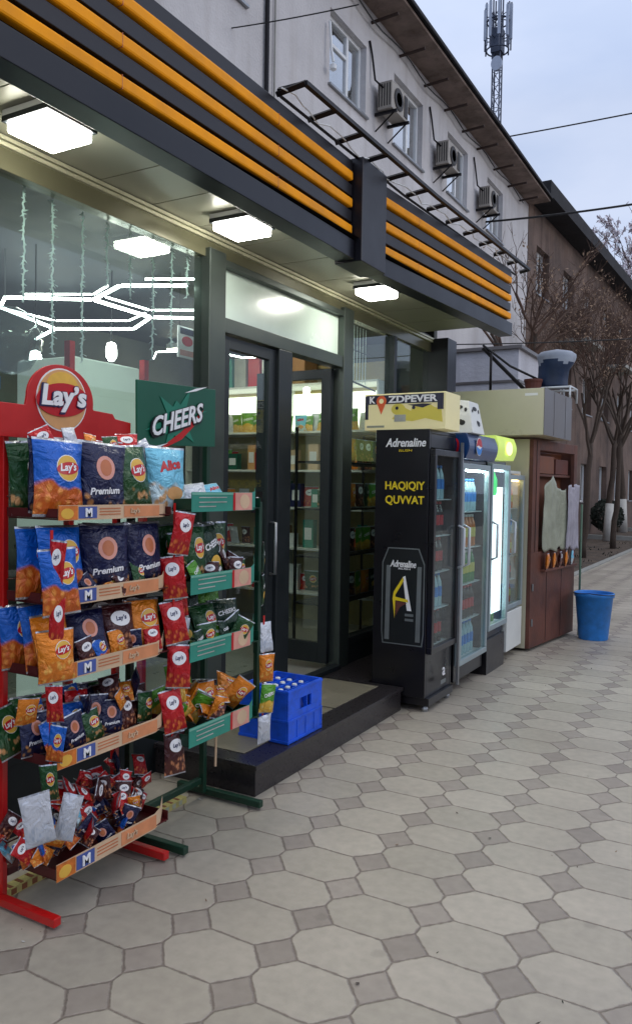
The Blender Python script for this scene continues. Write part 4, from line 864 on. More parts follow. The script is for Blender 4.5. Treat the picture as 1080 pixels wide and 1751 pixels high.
# blue header fridge
f2 = fridge(5.8, 6.5, -2.0, .5, .09, 1.83, 'black_plastic', 'frame_grey', (.22, 1.8), 'glass door drinks fridge with curved dark blue header', 'fridge_lamp', 5, ['water', 'cola', 'green', 'orange', 'water'], 'blue header fridge', 'near', back='pale_back_glow')
def curved_header(y0, y1, z0, z1, xb, xfr, m, r, name='header'):
    h = MB(); n = 10; pr = [(xb, z0), (xfr, z0)] + [(xfr + .03 * math.sin(math.pi * q / n), z0 + (z1 - z0) * q / n) for q in range(1, n)] + [(xfr, z1), (xb, z1)]
    h.prism(pr, (0, y1, 0), X_, Z_, y1 - y0, m); return h.build(name, r, bevel=.002)
h2 = curved_header(5.78, 6.52, 1.835, 2.03, -2.45, -1.98, 'pepsi_blue', f2)
a = MB(); c0 = V((-1.9455, 6.0, 1.932))
for q in (0,):
    a.disc(c0 - Y_ * 0, Y_, Z_, .07, .07, 'white_print', .002); a.prism([(.066 * math.cos(t / 10 * math.pi), .066 * math.sin(t / 10 * math.pi) * (1 if 0 < t < 10 else 1)) for t in range(0, 11)] + [(-.02, .012), (.02, .004)], c0 + X_ * .002, Y_, Z_, .002, 'red_print')
    a.prism([(.066 * math.cos(t / 10 * math.pi), -.066 * math.sin(t / 10 * math.pi)) for t in range(10, -1, -1)][::-1][::-1] + [(.02, -.02), (-.02, -.012)], c0 + X_ * .002, Y_, Z_, .002, 'blue_plastic')
a.build('emblem', h2)
# emblem also on the near end of the curved header
a = MB(); a.disc((-2.06, 5.777, 1.93), X_, Z_, .03, .06, 'red_print', .002); a.disc((-2.072, 5.775, 1.932), X_, Z_, .024, .055, 'pepsi_blue', .002); a.build('end_emblem', h2)
# lime fridge
f3 = fridge(6.54, 7.10, -2.0, .5, .3, 1.85, 'black_plastic', 'frame_grey', (.38, 1.82), 'brightly lit drinks fridge with glowing lime header', 'fridge_light', 2, ['green', 'water'], 'lime header fridge', 'near', back='backlit')
MB().bx(-2.45, -2.02, 6.56, 7.08, 0, .3, 'black_plastic').build('plinth', f3)
h3 = curved_header(6.54, 7.10, 1.86, 2.06, -2.45, -1.98, 'header_lime', f3)
a = MB(); a.disc((-1.9485, 6.85, 1.96), Y_, Z_, .1, .06, 'header_lime2', .003); a.build('emblem', h3)
MB().bx(-2.06, -2.052, 6.60, 7.04, .5, 1.62, 'backlit').build('lit_panel', f3)
a = MB(); a.lathe([(.04, 0), (.05, .02), (.05, .14), (.02, .22), (.018, .25)], (-2.022 - .045, 6.74, 1.55), 'green_glow_lit', 12); a.build('printed_bottle', f3, smooth=True)
# warm fridge
f4 = fridge(7.16, 7.68, -2.02, .5, .08, 1.78, 'white_paint', 'frame_grey', (.48, 1.74), 'white fridge with warm orange light beside the brown kiosk', 'warm_light', 5, ['orange', 'cola', 'orange', 'water', 'orange'], 'warm lit fridge', 'near', back='warm_back_glow')
a = MB(); a.bx(-2.06, -2.022, 7.165, 7.675, .09, .46, 'white_paint'); a.build('front_panel', f4, bevel=.004)
# white carton
a = MB(); zc = 2.031
q = [(-2.0, 5.82), (-1.75 - .02, 5.82), (-1.77, 6.06), (-2.0, 6.06)]
bot_ = [V((-2.16, 5.83, zc)), V((-1.94, 5.83, zc)), V((-1.94, 6.12, zc)), V((-2.16, 6.12, zc))]; top_ = [V((-2.15, 5.86, zc + .27)), V((-1.99, 5.86, zc + .25)), V((-1.99, 6.09, zc + .25)), V((-2.15, 6.09, zc + .27))]
a.add(bot_ + top_, [(0, 3, 2, 1), (4, 5, 6, 7), (0, 1, 5, 4), (1, 2, 6, 5), (2, 3, 7, 6), (3, 0, 4, 7)], 'white_paint')
wb.location = (-2.05, 5.97, zc); wb['_w'] = [-2.05, 5.97, zc]
a.build('carton', wb, bevel=.006)
a = MB()
for (u, v, ru, rv) in ((.45, .78, .05, .022), (.2, .7, .016, .016), (.8, .72, .014, .02), (.62, .32, .03, .026), (.55, .36, .02, .02)):
    p = bot_[0].lerp(bot_[1], u).lerp(top_[0].lerp(top_[1], u), v); a.disc(p - Y_ * .001, X_, (top_[0] - bot_[0]).normalized(), ru * .8, rv * .8, 'pebble_dark', .002, 12)
    p = bot_[1].lerp(bot_[2], u).lerp(top_[1].lerp(top_[2], u), v); a.disc(p + X_ * .001, Y_, (top_[1] - bot_[1]).normalized(), ru, rv * .8, 'pebble_dark', .002, 12)
a.build('blots', wb)

# ------------------------------------------------------------------ kiosk
ks = root('kiosk', (-2.2, 8.4, 0), 'brown wooden kiosk with big cream sign box roof', 'kiosk')
a = MB(); T0 = (7.74, -1.96); T1 = (9.02, -1.80)
def kx(y): return T0[1] + (T1[1] - T0[1]) * (y - T0[0]) / (T1[0] - T0[0])
def kwall(y0, y1, z0, z1, m, off=0, th=.03, name=None, bevel=.003, parent=ks):
    k = MB(); skew(y0, y1, kx(y0) - th + off, kx(y1) - th + off, kx(y0) + off, kx(y1) + off, z0, z1, m, k); return k.build(name, parent, bevel=bevel)
kwall(7.74, 9.02, .03, .98, 'wood_red', 0, .04, 'front_panel')
kwall(7.74, 7.92, .981, 2.1, 'wood_red', 0, .04, 'front_panel'); kwall(8.93, 9.02, .981, 2.1, 'wood_red', 0, .04, 'front_panel')
kwall(7.921, 8.929, 2.0, 2.1, 'wood_red', 0, .04, 'front_panel')
MB().bx(-2.7, -2.0, 7.74, 7.78, .03, 2.1, 'kiosk_cream').build('side_wall', ks); MB().bx(-2.7, -1.85, 8.98, 9.02, .03, 2.1, 'wood_red').build('side_wall', ks); MB().bx(-2.74, -2.7, 7.74, 9.02, .03, 2.1, 'wood_red').build('back_wall', ks)
MB().bx(-2.7, -2.05, 7.79, 8.97, .9, .93, 'wood_orange').build('counter', ks)
kwall(7.925, 8.925, .985, 1.995, 'wood_orange', -.14, .03, 'back_board')
kwall(7.925, 8.925, 1.74, 1.765, 'wood_red', -.045, .09, 'shelf')
k1 = MB(); skew(8.05, 8.45, kx(8.05) - .13, kx(8.45) - .13, kx(8.05) - .05, kx(8.45) - .05, 1.77, 1.95, 'wood_orange', k1); skew(8.5, 8.88, kx(8.5) - .13, kx(8.88) - .13, kx(8.5) - .05, kx(8.88) - .05, 1.77, 1.93, 'terracotta', k1); k1.build('locker', ks, bevel=.005)
a = MB(); skew(7.45, 8.45, -2.75, -2.75, -1.80, -1.76, 2.12, 2.56, 'kiosk_cream', a); a.build('sign_box', ks, bevel=.006)
a = MB(); skew(7.449, 8.451, -1.7995, -1.7595, -1.795, -1.755, 2.121, 2.559, 'kiosk_grey', a)
for q in (2, 5): yq = 7.5 + q * .14; a.bx(-1.80 + .04 * (yq - 7.45) - .002, -1.792 + .04 * (yq - 7.45), yq, yq + .008, 2.13, 2.55, 'kiosk_grey')
a.build('side_sheet', ks)
a = MB().bx(-1.98, -1.86, 7.447, 7.449, 2.49, 2.515, 'white_print'); a.build('small_label', ks)
# hanging bags at the kiosk opening
def sack(loc, w, h, t, m, seed, label, group='clear sacks hanging in the kiosk opening'):
    b = MB(); n = 16; k = 22; ph = seed * 3.1
    for j in range(n + 1):
        v = j / n; rr_ = min(1, .55 + v * 1.5) * (1 if v < .72 else max(.16, 1 - (v - .72) * 3.6)) * (1.12 if v > .96 else 1)
        for i in range(k):
            th = 2 * math.pi * i / k; q = 1 + .42 * noise.noise(V((math.cos(th) * 1.7 + ph, math.sin(th) * 1.7, v * 2.2))) + .12 * math.sin(th * 5 + ph)
            b.v.append(V((t / 2 * rr_ * q * math.cos(th), w / 2 * rr_ * q * math.sin(th), v * h)))
    for j in range(n):
        for i in range(k): b.f.append((j * k + i, j * k + (i + 1) % k, (j + 1) * k + (i + 1) % k, (j + 1) * k + i)); b.m.append(0)
    b.names.append(m); b.f.append(tuple(range(k))[::-1]); b.m.append(0)
    o = b.build('hanging_sack', loc=(0, 0, 0), smooth=True, label=label, category='bag', group=group); o.location = loc
def sheet(y0, y1, z0, z1, off, m, seed, label, peak=.0):
    b = MB(); n, k = 26, 26; vs = []
    for j in range(n + 1):
        for i in range(k + 1):
            u, v = i / k, j / n; y = y0 + (y1 - y0) * u + .02 * noise.noise(V((v * 1.5, seed, 1))); top = z1 + peak * max(0, 1 - abs(u - .3) * 3.4) + .04 * noise.noise(V((u * 4, seed, 5)))
            bot_z = z0 + .05 * noise.noise(V((u * 5, seed, 9))); z = bot_z + (top - bot_z) * v
            x = kx(y) + off + .03 * noise.noise(V((u * 4 + seed, v * 1.0, 0))) + .007 * math.sin(u * 27 + 2 * v) + .006 * noise.noise(V((u * 9, v * 5, seed)))
            vs.append(V((x, y, z)))
    b.add(vs, [(j * (k + 1) + i, j * (k + 1) + i + 1, (j + 1) * (k + 1) + i + 1, (j + 1) * (k + 1) + i) for j in range(n) for i in range(k)], m)
    o = b.build('plastic_sheet', smooth=True, label=label, category='plastic sheet'); md = o.modifiers.new('s', 'SOLIDIFY'); md.thickness = .004
sheet(7.99, 8.60, .99, 1.62, .03, 'poly_green', 1.3, 'wrinkled grey green plastic sheet hanging across the left of the kiosk opening', .13)
sheet(8.56, 8.93, .97, 1.66, .06, 'poly_lilac', 4.7, 'wrinkled lilac plastic sheet hanging at the right of the kiosk opening', .0)
for i, k in enumerate(('orange', 'orange', 'brown', 'orange', 'cyan')):
    bag(k, (kx(8.06 + i * .18) + .045, 8.06 + i * .18, .80), .05, .1, random.uniform(-.15, .15), (.8, 1, .95), f'{CN[k]} packet in the row under the kiosk opening, {("leftmost","second from left","middle","fourth from left","rightmost")[i]}', 'packets under the kiosk opening', True, i)
kwall(8.0, 8.95, .775, .80, 'wood_red', .05, .08, 'ledge')
sm = MB()
for yq in (8.17, 8.6): sm.bx(kx(yq) - .01, kx(yq) + .003, yq, yq + .006, .05, .77, 'metal_black')
sm.bx(kx(7.83) - .01, kx(7.83) + .004, 7.825, 7.83, .99, 2.09, 'metal_black'); sm.build('panel_seam', ks)
hg = MB()
for zq in (.25, .6): hg.tube([(kx(7.78) + .008, 7.78, zq), (kx(7.78) + .008, 7.78, zq + .07)], .009, 'steel', 8)
hg.build('hinge', ks)
# things on the kiosk roof / behind
wl = root('neighbour_hut', (-3.6, 9.6, 0), 'pale lilac hut wall behind the kiosk', 'hut')
MB().bx(-4.6, -2.6, 9.45, 10.4, 0, 3.3, 'lilac_wall').build('wall', wl); MB().bx(-4.62, -2.58, 9.43, 10.42, 2.9, 2.93, 'kiosk_grey').build('ledge', wl); MB().bx(-4.65, -2.55, 9.4, 10.45, 3.3, 3.34, 'kiosk_grey').build('roof', wl)
ps = root('parasol_base', (-2.74, 8.2, 2.56), 'dark round parasol base with short pole on the kiosk roof', 'parasol base')
MB().lathe([(.12, 0), (.125, .03), (.04, .05), (.02, .06)], (-2.55, 8.2, 2.56), 'metal_black', 20).build('base', ps, smooth=False)
MB().tube([(-2.55, 8.2, 2.6), (-2.55, 8.2, 3.05)], .014, 'metal_black').build('pole', ps, smooth=True)
a = MB(); a.tube([(-2.66, 8.25, 3.12), (-2.22, 8.6, 2.62)], .02, 'metal_black', 6); a.tube([(-2.66, 8.25, 3.15), (-2.4, 8.4, 2.93), (-2.15, 8.7, 2.8)], .013, 'cable', 6); a.build('bracket', label='two dark slanting struts above the kiosk sign box', category='strut')
a = MB(); a.lathe([(.05, 0), (.075, .05), (.09, .2), (.1, .22), (.1, .24), (.085, .24)], (-2.2, 8.6, 2.56), 'terracotta', 16); a.build('flower_pot', smooth=False, label='dark terracotta pot on the kiosk roof', category='pot')
bd = root('tarp_bundle', (-1.98, 8.75, 2.56), 'blue and white tarpaulin bundle tied on a light bracket above the kiosk', 'bundle')
b = MB(); n, k = 14, 20
for j in range(n + 1):
    v = j / n
    for i in range(k):
        th = 2 * math.pi * i / k; w = (.155 + .04 * max(0, math.sin((v - .45) * 3.6))) * (1 if v < .82 else max(.05, math.sqrt(max(0, 1 - ((v - .82) / .18) ** 2))))
        qn = 1 + .16 * noise.noise(V((math.cos(th) * 1.3, math.sin(th) * 1.3, v * 2.5)))
        off = .05 * max(0, v - .5)
        b.v.append(V((-2.02 + off + w * qn * math.cos(th) * 1.05, 8.78 + w * .8 * qn * math.sin(th), 2.72 + v * .42)))
b.names += ['tarp_blue', 'tarp_white']
for j in range(n):
    for i in range(k):
        b.f.append((j * k + i, j * k + (i + 1) % k, (j + 1) * k + (i + 1) % k, (j + 1) * k + i)); b.m.append(1 if j / n > .62 + .06 * math.sin(i) else 0)
b.f.append(tuple(range(k))[::-1]); b.m.append(0)
b.build('tarpaulin', bd, smooth=True)
a = MB()
for x in (-2.21, -1.81): a.tube([(x, 8.6, 2.56), (x, 8.6, 2.71), (x, 8.95, 2.71), (x, 8.95, 2.56)], .012, 'rim_white', 6)
a.tube([(-2.21, 8.6, 2.705), (-1.81, 8.6, 2.705)], .012, 'rim_white', 6); a.tube([(-2.21, 8.95, 2.705), (-1.81, 8.95, 2.705)], .012, 'rim_white', 6); a.tube([(-1.81, 8.6, 2.71), (-1.81, 8.6, 2.3)], .01, 'rim_white', 6); a.build('stand', bd, smooth=True)

# bucket and stick
bk = root('bucket', (-1.55, 8.85, 0), 'large blue plastic bucket standing beside the kiosk', 'bucket')
a = MB(); a.lathe([(.148, 0), (.152, .006), (.195, .46), (.207, .462), (.209, .50), (.2, .505), (.195, .49), (.15, .02), (.01, .015)], (-1.55, 8.85, 0), 'blue_plastic', 40); a.build('body', bk, smooth=True)
a = MB(); a.tube([(-1.55 + .215 * math.cos(t), 8.85 - .03 + .215 * math.sin(t), .515 - .02 * abs(math.cos(t))) for t in [math.pi + math.pi * q / 14 for q in range(15)]], .005, 'metal_black', 6); a.build('handle', bk, smooth=True)
pm('green_stick', (84, 112, 92), .6)
MB().tube([(-1.73, 8.98, .0), (-1.745, 9.06, 1.45)], .012, 'green_stick', 8).build('stick', smooth=True, label='thin pale green stick leaning behind the blue bucket', category='stick')

# ------------------------------------------------------------------ goods inside the shop
GOOD = ['cardboard', 'red_print', 'sign_yellow', 'teal', 'peach', 'white_plastic', 'green_board', 'navy_print', 'tan_print', 'poly_green']
GNAME = ['brown', 'red', 'yellow', 'teal', 'peach', 'white', 'green', 'navy', 'tan', 'pale green']
pbox = {}
for i, gm in enumerate(GOOD):
    a = MB(); a.bx(-.05, .05, -.04, .04, 0, .14, gm); a.bx(-.035, .035, -.0415, -.04, .04, .1, 'white_print'); o = a.build('p', loc=(0, 0, 0), bevel=.006); pbox[i] = o
random.seed(8)
for li, z in enumerate(LV[:4] + [LV[4]]):
    x = -5.55
    while x < -3.4:
        w = random.uniform(.07, .13)
        if abs(x + 4.49) < .08: x = -4.40
        if random.random() < (.97 if li < 2 else .8):
            if li == 0 or random.random() < .5:
                k = random.choice(['lime', 'orange', 'green', 'red', 'brown', 'white', 'cyan'] if li else ['lime', 'white', 'orange', 'cyan', 'lime']); s = random.uniform(.95, 1.35)
                bag(k, (x, random.uniform(7.05, 7.2), z + .002), random.uniform(-.2, .2), -1.57 + random.uniform(-.4, .4), 0, (s, s, s), f'{CN[k]} packet on shelf {("one","two","three","four","five")[li]} from the top of the lit shop shelving', 'packets on the lit shop shelving', True, li)
            else:
                i = random.randrange(len(GOOD)); o = pbox[i].copy(); COL.objects.link(o); o.name = 'goods_box'; o.location = (x, random.uniform(7.05, 7.15), z + .001); o.scale = (w / .1, 1, random.uniform(.9, 2.1))
                tag(o, f'{GNAME[i]} goods box on shelf {("one","two","three","four","five")[li]} from the top of the lit shop shelving', 'box', 'boxes on the lit shop shelving')
        x += w + .008
for i, (x, gm, nm) in enumerate(((-5.4, 'poly', 'first grey'), (-5.22, 'teal', 'teal'), (-5.04, 'poly', 'second grey'), (-4.86, 'red_print', 'red'), (-4.68, 'white_plastic', 'white'), (-4.3, 'cardboard', 'brown'))):
    MB().bx(x, x + .15, 7.02, 7.3, 2.662, 2.98, gm).build('storage_box', bevel=.008, label=f'{nm} tall package standing on top of the shop shelving', category='package', group='packages on top of the shelving')
# pale cooler cabinet behind the big window, poster, gondola, counter
ck = root('cooler', (-3.75, 3.66, .15), 'pale grey cooler cabinet with red corner posts behind the shop window', 'cooler')
MB().bx(-4.1, -3.6, 3.38, 3.95, .15, 2.36, 'cooler_white_glow').build('cabinet', ck, bevel=.01)
MB().bx(-3.62, -3.575, 3.325, 3.365, .15, 2.44, 'red_paint').build('post', ck); MB().bx(-3.62, -3.575, 3.97, 4.01, .15, 2.42, 'red_paint').build('post', ck)
po = root('poster', (-3.6, 4.5, 2.6), 'white poster with red lettering hanging inside the shop', 'poster')
MB().bx(-3.61, -3.6, 4.34, 4.68, 2.50, 2.72, 'white_print').build('sheet', po)
a = MB(); a.bx(-3.6, -3.5985, 4.36, 4.66, 2.665, 2.71, 'sign_navy'); a.disc((-3.6, 4.44, 2.62), Y_, Z_, .06, .035, 'red_print', .002); a.disc((-3.6, 4.59, 2.60), Y_, Z_, .05, .04, 'teal', .002); a.bx(-3.6, -3.5985, 4.36, 4.66, 2.515, 2.555, 'pink'); a.build('print', po)
MB().tube([(-3.605, 4.36, 2.72), (-3.605, 4.36, 3.09)], .002, 'cable', 4).build('cord', po); MB().tube([(-3.605, 4.66, 2.72), (-3.605, 4.66, 3.09)], .002, 'cable', 4).build('cord', po)
gd = root('gondola_shelf', (-4.4, 2.4, .15), 'dark shop shelving with mixed goods behind the big window', 'shelving')
MB().bx(-4.82, -4.78, .6, 3.3, .15, 2.1, 'alu_dark').build('back_panel', gd)
random.seed(30)
for li, z in enumerate((.5, .9, 1.3, 1.7)):
    MB().bx(-4.78, -4.4, .6, 3.3, z - .02, z, 'alu').build('shelf', gd)
    y = 1.3
    while y < 3.25:
        i = random.randrange(len(GOOD)); w = random.uniform(.07, .14); o = pbox[i].copy(); COL.objects.link(o); o.name = 'goods_box'; o.rotation_euler = (0, 0, 1.57); o.location = (-4.46, y, z + .001); o.scale = (w / .1, 1, random.uniform(.7, 1.7))
        tag(o, f'{GNAME[i]} goods box on level {("one","two","three","four")[li]} of the dark shelving behind the window', 'box', 'boxes on the dark shelving'); y += w + random.uniform(.02, .1)
for o in pbox.values(): bpy.data.objects.remove(o)
aw = MB().bx(-4.5, -3.9, .8, 3.1, 2.14, 2.22, 'blue_plastic'); aw.build('blue_banner', label='blue band hanging inside the shop window at left', category='banner', bevel=.004)
a = MB(); a.lathe([(.02, -.2), (.12, -.16), (.19, -.05), (.2, .04), (.15, .15), (.06, .2), (.01, .21)], (-3.95, 3.2, 2.44), 'bag_film', 18); a.build('inflated_bag', smooth=True, label='round translucent grey inflated bag hanging behind the window', category='bag')
ct = root('counter', (-4.2, 5.2, .15), 'dark shop counter inside the doorway', 'counter')
MB().bx(-5.3, -4.6, 4.4, 6.2, .15, 1.05, 'alu_dark').build('body', ct, bevel=.01); MB().bx(-5.33, -4.57, 4.37, 6.23, 1.052, 1.085, 'kiosk_grey').build('top', ct, bevel=.004)
for i, y in enumerate((5.85, 6.15, 6.5, 6.85)):
    rk = MB(); 
wr = root('wire_rack', (-3.25, 6.2, .15), 'black wire rack with goods behind the window right of the door', 'rack')
for z in (.6, 1.0, 1.4, 1.8): MB().bx(-3.45, -3.1, 5.7, 7.0, z, z + .015, 'metal_black').build('shelf', wr)
for y in (5.7, 6.98):
    for x in (-3.45, -3.12): MB().bx(x, x + .02, y, y + .02, .15, 2.1, 'metal_black').build('post', wr)
random.seed(3)
for li, z in enumerate((.6, 1.0, 1.4, 1.8)):
    for q in range(8):
        k = random.choice(['lime', 'dkgreen', 'green', 'orange', 'brown', 'cyan'])
        bag(k, (-3.2, 5.82 + q * .15, z + .017), 0, random.uniform(-.3, .3), 0, (1, 1, 1.3), f'{CN[k]} packet on level {("one","two","three","four")[li]} of the black wire rack behind glass', 'packets on the black wire rack', True, q)
wg = MB()
for q in range(9): wg.tube([(-3.0, 5.66 + q * .055, 2.95), (-3.0, 5.66 + q * .055, 2.48)], .004, 'tinsel', 4)
wg.tube([(-3.0, 5.62, 2.75), (-3.0, 6.2, 2.74)], .005, 'metal_black', 5); wg.tube([(-3.0, 5.62, 2.5), (-3.0, 6.3, 2.45)], .008, 'metal_black', 5); wg.build('wire_grid', label='white wire grid hanging behind the window right of the door', category='grid')

# ------------------------------------------------------------------ apartment building behind
def wall_open(mb, T, y0, y1, z0, z1, ops, depth, m, mr_):
    """wall plane local x=0 facing +x, openings (ya,yb,za,zb); reveals go to -depth"""
    ys_ = sorted({y0, y1, *[v for o in ops for v in o[:2]]}); zs_ = sorted({z0, z1, *[v for o in ops for v in o[2:]]})
    for a, b in zip(ys_[:-1], ys_[1:]):
        for c, d in zip(zs_[:-1], zs_[1:]):
            if any(o[0] <= a and b <= o[1] and o[2] <= c and d <= o[3] for o in ops): continue
            mb.add([T @ V((0, a, c)), T @ V((0, b, c)), T @ V((0, b, d)), T @ V((0, a, d))], [(0, 1, 2, 3)], m)
    for a, b, c, d in ops:
        p = [(a, c), (b, c), (b, d), (a, d)]
        for i in range(4):
            q, r = p[i], p[(i + 1) % 4]; mb.add([T @ V((0, q[0], q[1])), T @ V((0, r[0], r[1])), T @ V((-depth, r[0], r[1])), T @ V((-depth, q[0], q[1]))], [(0, 1, 2, 3)], mr_)
def window(parent, T, a, b, c, d, depth, curt='curtain'):
    f = MB(); x0, x1 = -depth, -depth + .06; w = .06
    f.bx(x0, x1, a, b, c, c + w, 'white_plastic', T); f.bx(x0, x1, a, b, d - w, d, 'white_plastic', T); f.bx(x0, x1, a, a + w, c + w, d - w, 'white_plastic', T); f.bx(x0, x1, b - w, b, c + w, d - w, 'white_plastic', T)
    m_ = a + (b - a) * .62; f.bx(x0, x1 - .002, m_ - .035, m_ + .035, c + w, d - w, 'white_plastic', T); f.bx(x0, x1 - .004, a + w, m_ - .035, d - .42, d - .37, 'white_plastic', T)
    fo = f.build('window', parent)
    MB().bx(x0 + .02, x0 + .028, a + w, b - w, c + w, d - w, 'window_glass', T).build('pane', fo)
    k = MB(); n = 24; ya, yb = a + .1, a + (b - a) * .8
    vs = []; 
    for i in range(n + 1):
        y_ = ya + (yb - ya) * i / n; x_ = x0 - .1 + .02 * math.sin(i * 1.9); vs += [T @ V((x_, y_, c + .02)), T @ V((x_, y_, d - .02))]
    k.add(vs, [(2 * i, 2 * i + 2, 2 * i + 3, 2 * i + 1) for i in range(n)], curt); k.build('curtain', fo)
    MB().bx(-.0 - .28, .05, a - .04, b + .04, c - .035, c - .002, 'steel', T).build('sill', fo)
ap = root('apartment_building', (-5.8, 12, 0), 'grey rendered apartment block rising behind the shop', 'building')
T = Matrix.Translation((-5.8, 0, 0))
WN = [(10.4, 11.62, 7.62, 8.74), (12.72, 14.05, 7.62, 8.84), (15.4, 16.65, 7.68, 8.9), (18.05, 19.3, 7.68, 8.9), (4.5, 5.8, 7.6, 8.75), (7.2, 8.2, 7.6, 8.75)]
w = MB(); wall_open(w, T, 1.0, 21.7, 0, 9.5, WN, .2, 'render_wall', 'render_wall')
w.add([(-5.8, 21.7, 0), (-15.8, 21.7, 0), (-15.8, 21.7, 9.5), (-5.8, 21.7, 9.5)], [(0, 1, 2, 3)], 'render_wall'); w.add([(-5.8, 1, 0), (-15.8, 1, 0), (-15.8, 1, 9.5), (-5.8, 1, 9.5)], [(3, 2, 1, 0)], 'render_wall')
w.bx(-7.2, -7.1, 1.1, 21.6, 6, 9.4, 'fascia_dark')
w.build('wall', ap)
for a, b, c, d in WN: window(ap, T, a, b, c, d, .16)
MB().bx(-15.9, -5.22, .8, 21.72, 9.40, 9.45, 'eave_board').build('eave', ap)
MB().add([(-5.15, .8, 9.46), (-5.15, 21.72, 9.46), (-10.5, 21.72, 11.4), (-10.5, .8, 11.4), (-5.15, .8, 9.52), (-5.15, 21.72, 9.52), (-10.5, 21.72, 11.46), (-10.5, .8, 11.46), (-15.9, .8, 9.46), (-15.9, 21.72, 9.46)],
         [(0, 1, 2, 3), (4, 7, 6, 5), (0, 4, 5, 1), (1, 5, 6, 2), (7, 8, 9, 6), (3, 7, 4, 0)], 'roof_dark').build('roof', ap)
for k, y in enumerate((11.79, 12.93, 14.09, 15.18, 16.25, 17.23, 18.5, 19.69, 20.78, 10.7, 9.6)):
    MB().tube([(-5.82, y, 9.22), (-5.32, y, 9.24)], .028, 'wood_old', 5).build('bracket', ap)
a = MB(); a.tube([(-5.70, y_, 9.20 - .05 * math.sin(y_ * 2.8)) for y_ in [8 + .4 * q for q in range(33)]], .012, 'cable', 5); a.build('eave_cable', ap)
a = MB(); a.tube([(-5.76, 8.66, 3.3), (-5.76, 8.66, 9.4)], .03, 'metal_black', 8); a.tube([(-5.77, 8.86, 3.3), (-5.77, 8.86, 9.4)], .012, 'concrete', 6); a.build('downpipe', ap)
a = MB(); a.tube([(-5.74, 10.28, 8.45), (-5.7, 10.28, 8.0), (-5.68, 10.3, 7.86)], .02, 'white_plastic', 6); a.lathe([(.01, 0), (.05, .03), (.05, .09), (.01, .12)], (-5.68, 10.3, 7.72), 'white_plastic', 12); a.build('wall_light', ap)
def ac(y, z, nm):
    r = root('air_conditioner', (-5.55, y, z), f'outdoor air conditioner unit with round fan on brackets, {nm}', 'air conditioner', 'air conditioners on the apartment wall')
    MB().bx(-5.72, -5.46, y, y + .66, z + .05, z + .50, 'ac_body').build('casing', r, bevel=.012)
    a = MB(); a.disc((-5.459, y + .27, z + .275), Y_, Z_, .18, .18, 'grille', .012, 28)
    for q in range(3): a.disc((-5.446, y + .27, z + .275), Y_, Z_, .16 - q * .05, .16 - q * .05, 'ac_body' if q % 2 else 'grille', .003, 24)
    a.bx(-5.461, -5.449, y + .5, y + .63, z + .1, z + .45, 'grille'); a.build('fan_grille', r)
    a = MB()
    for q in range(5): a.bx(-5.70 + q * .048, -5.68 + q * .048, y - .004, y - .0005, z + .1, z + .46, 'grille')
    a.build('side_vents', r)
    for yy_ in (y + .06, y + .56):
        a = MB(); a.bx(-5.8, -5.4, yy_, yy_ + .04, z, z + .045, 'metal_black'); a.tube([(-5.79, yy_ + .02, z - .25), (-5.45, yy_ + .02, z + .01)], .014, 'metal_black', 4); a.build('bracket', r)
    MB().tube([(-5.62, y + .01, z + .4), (-5.72, y - .1, z + .5), (-5.77, y - .12, z + .9), (-5.78, y - .2, z + 1.1)], .018, 'metal_black', 6).build('hose', r, smooth=True)
ac(11.9, 7.78, 'nearest of three'); ac(14.55, 7.84, 'middle of three'); ac(17.2, 7.86, 'farthest of three')

# far brown building, slightly turned
bb = root('brown_building', (-5.8, 21.75, 0), 'long brown weathered apartment block with dark overhanging roof', 'building')
TB = Matrix.Translation((-5.8, 21.75, 0)) @ Matrix.Rotation(-.040, 4, 'Z')
WB = []
for q in range(9):
    y = .8 + q * 2.9
    for z in (1.2, 4.3, 7.2): WB.append((y, y + 1.3, z, z + 1.35))
w = MB(); wall_open(w, TB, 0, 30, 0, 9.55, WB, .25, 'brown_wall', 'brown_wall'); w.bx(-1.4, -1.3, .2, 29.8, 0, 9.5, 'fascia_dark', TB)
w.bx(-9, 0, 29.99, 30, 0, 9.5, 'brown_wall', TB); w.bx(-9, -.01, .0, .01, 0, 9.5, 'brown_wall', TB); w.build('wall', bb)
for a, b, c, d in WB: window(bb, TB, a, b, c, d, .25)
MB().bx(-9.5, .62, -.1, 30.2, 9.55, 9.95, 'roof_dark', TB).build('roof', bb)
for q in (1, 3, 6):
    y = .5 + q * 2.9; r_ = MB(); r_.bx(.001, .9, y, y + 2.2, 6.2, 6.32, 'concrete', TB); r_.bx(.85, .9, y, y + 2.2, 6.32, 7.2, 'brown_wall', TB); r_.bx(.001, .85, y, y + .05, 6.32, 7.2, 'brown_wall', TB); r_.bx(.001, .85, y + 2.15, y + 2.2, 6.32, 7.2, 'brown_wall', TB); r_.build('balcony', bb)

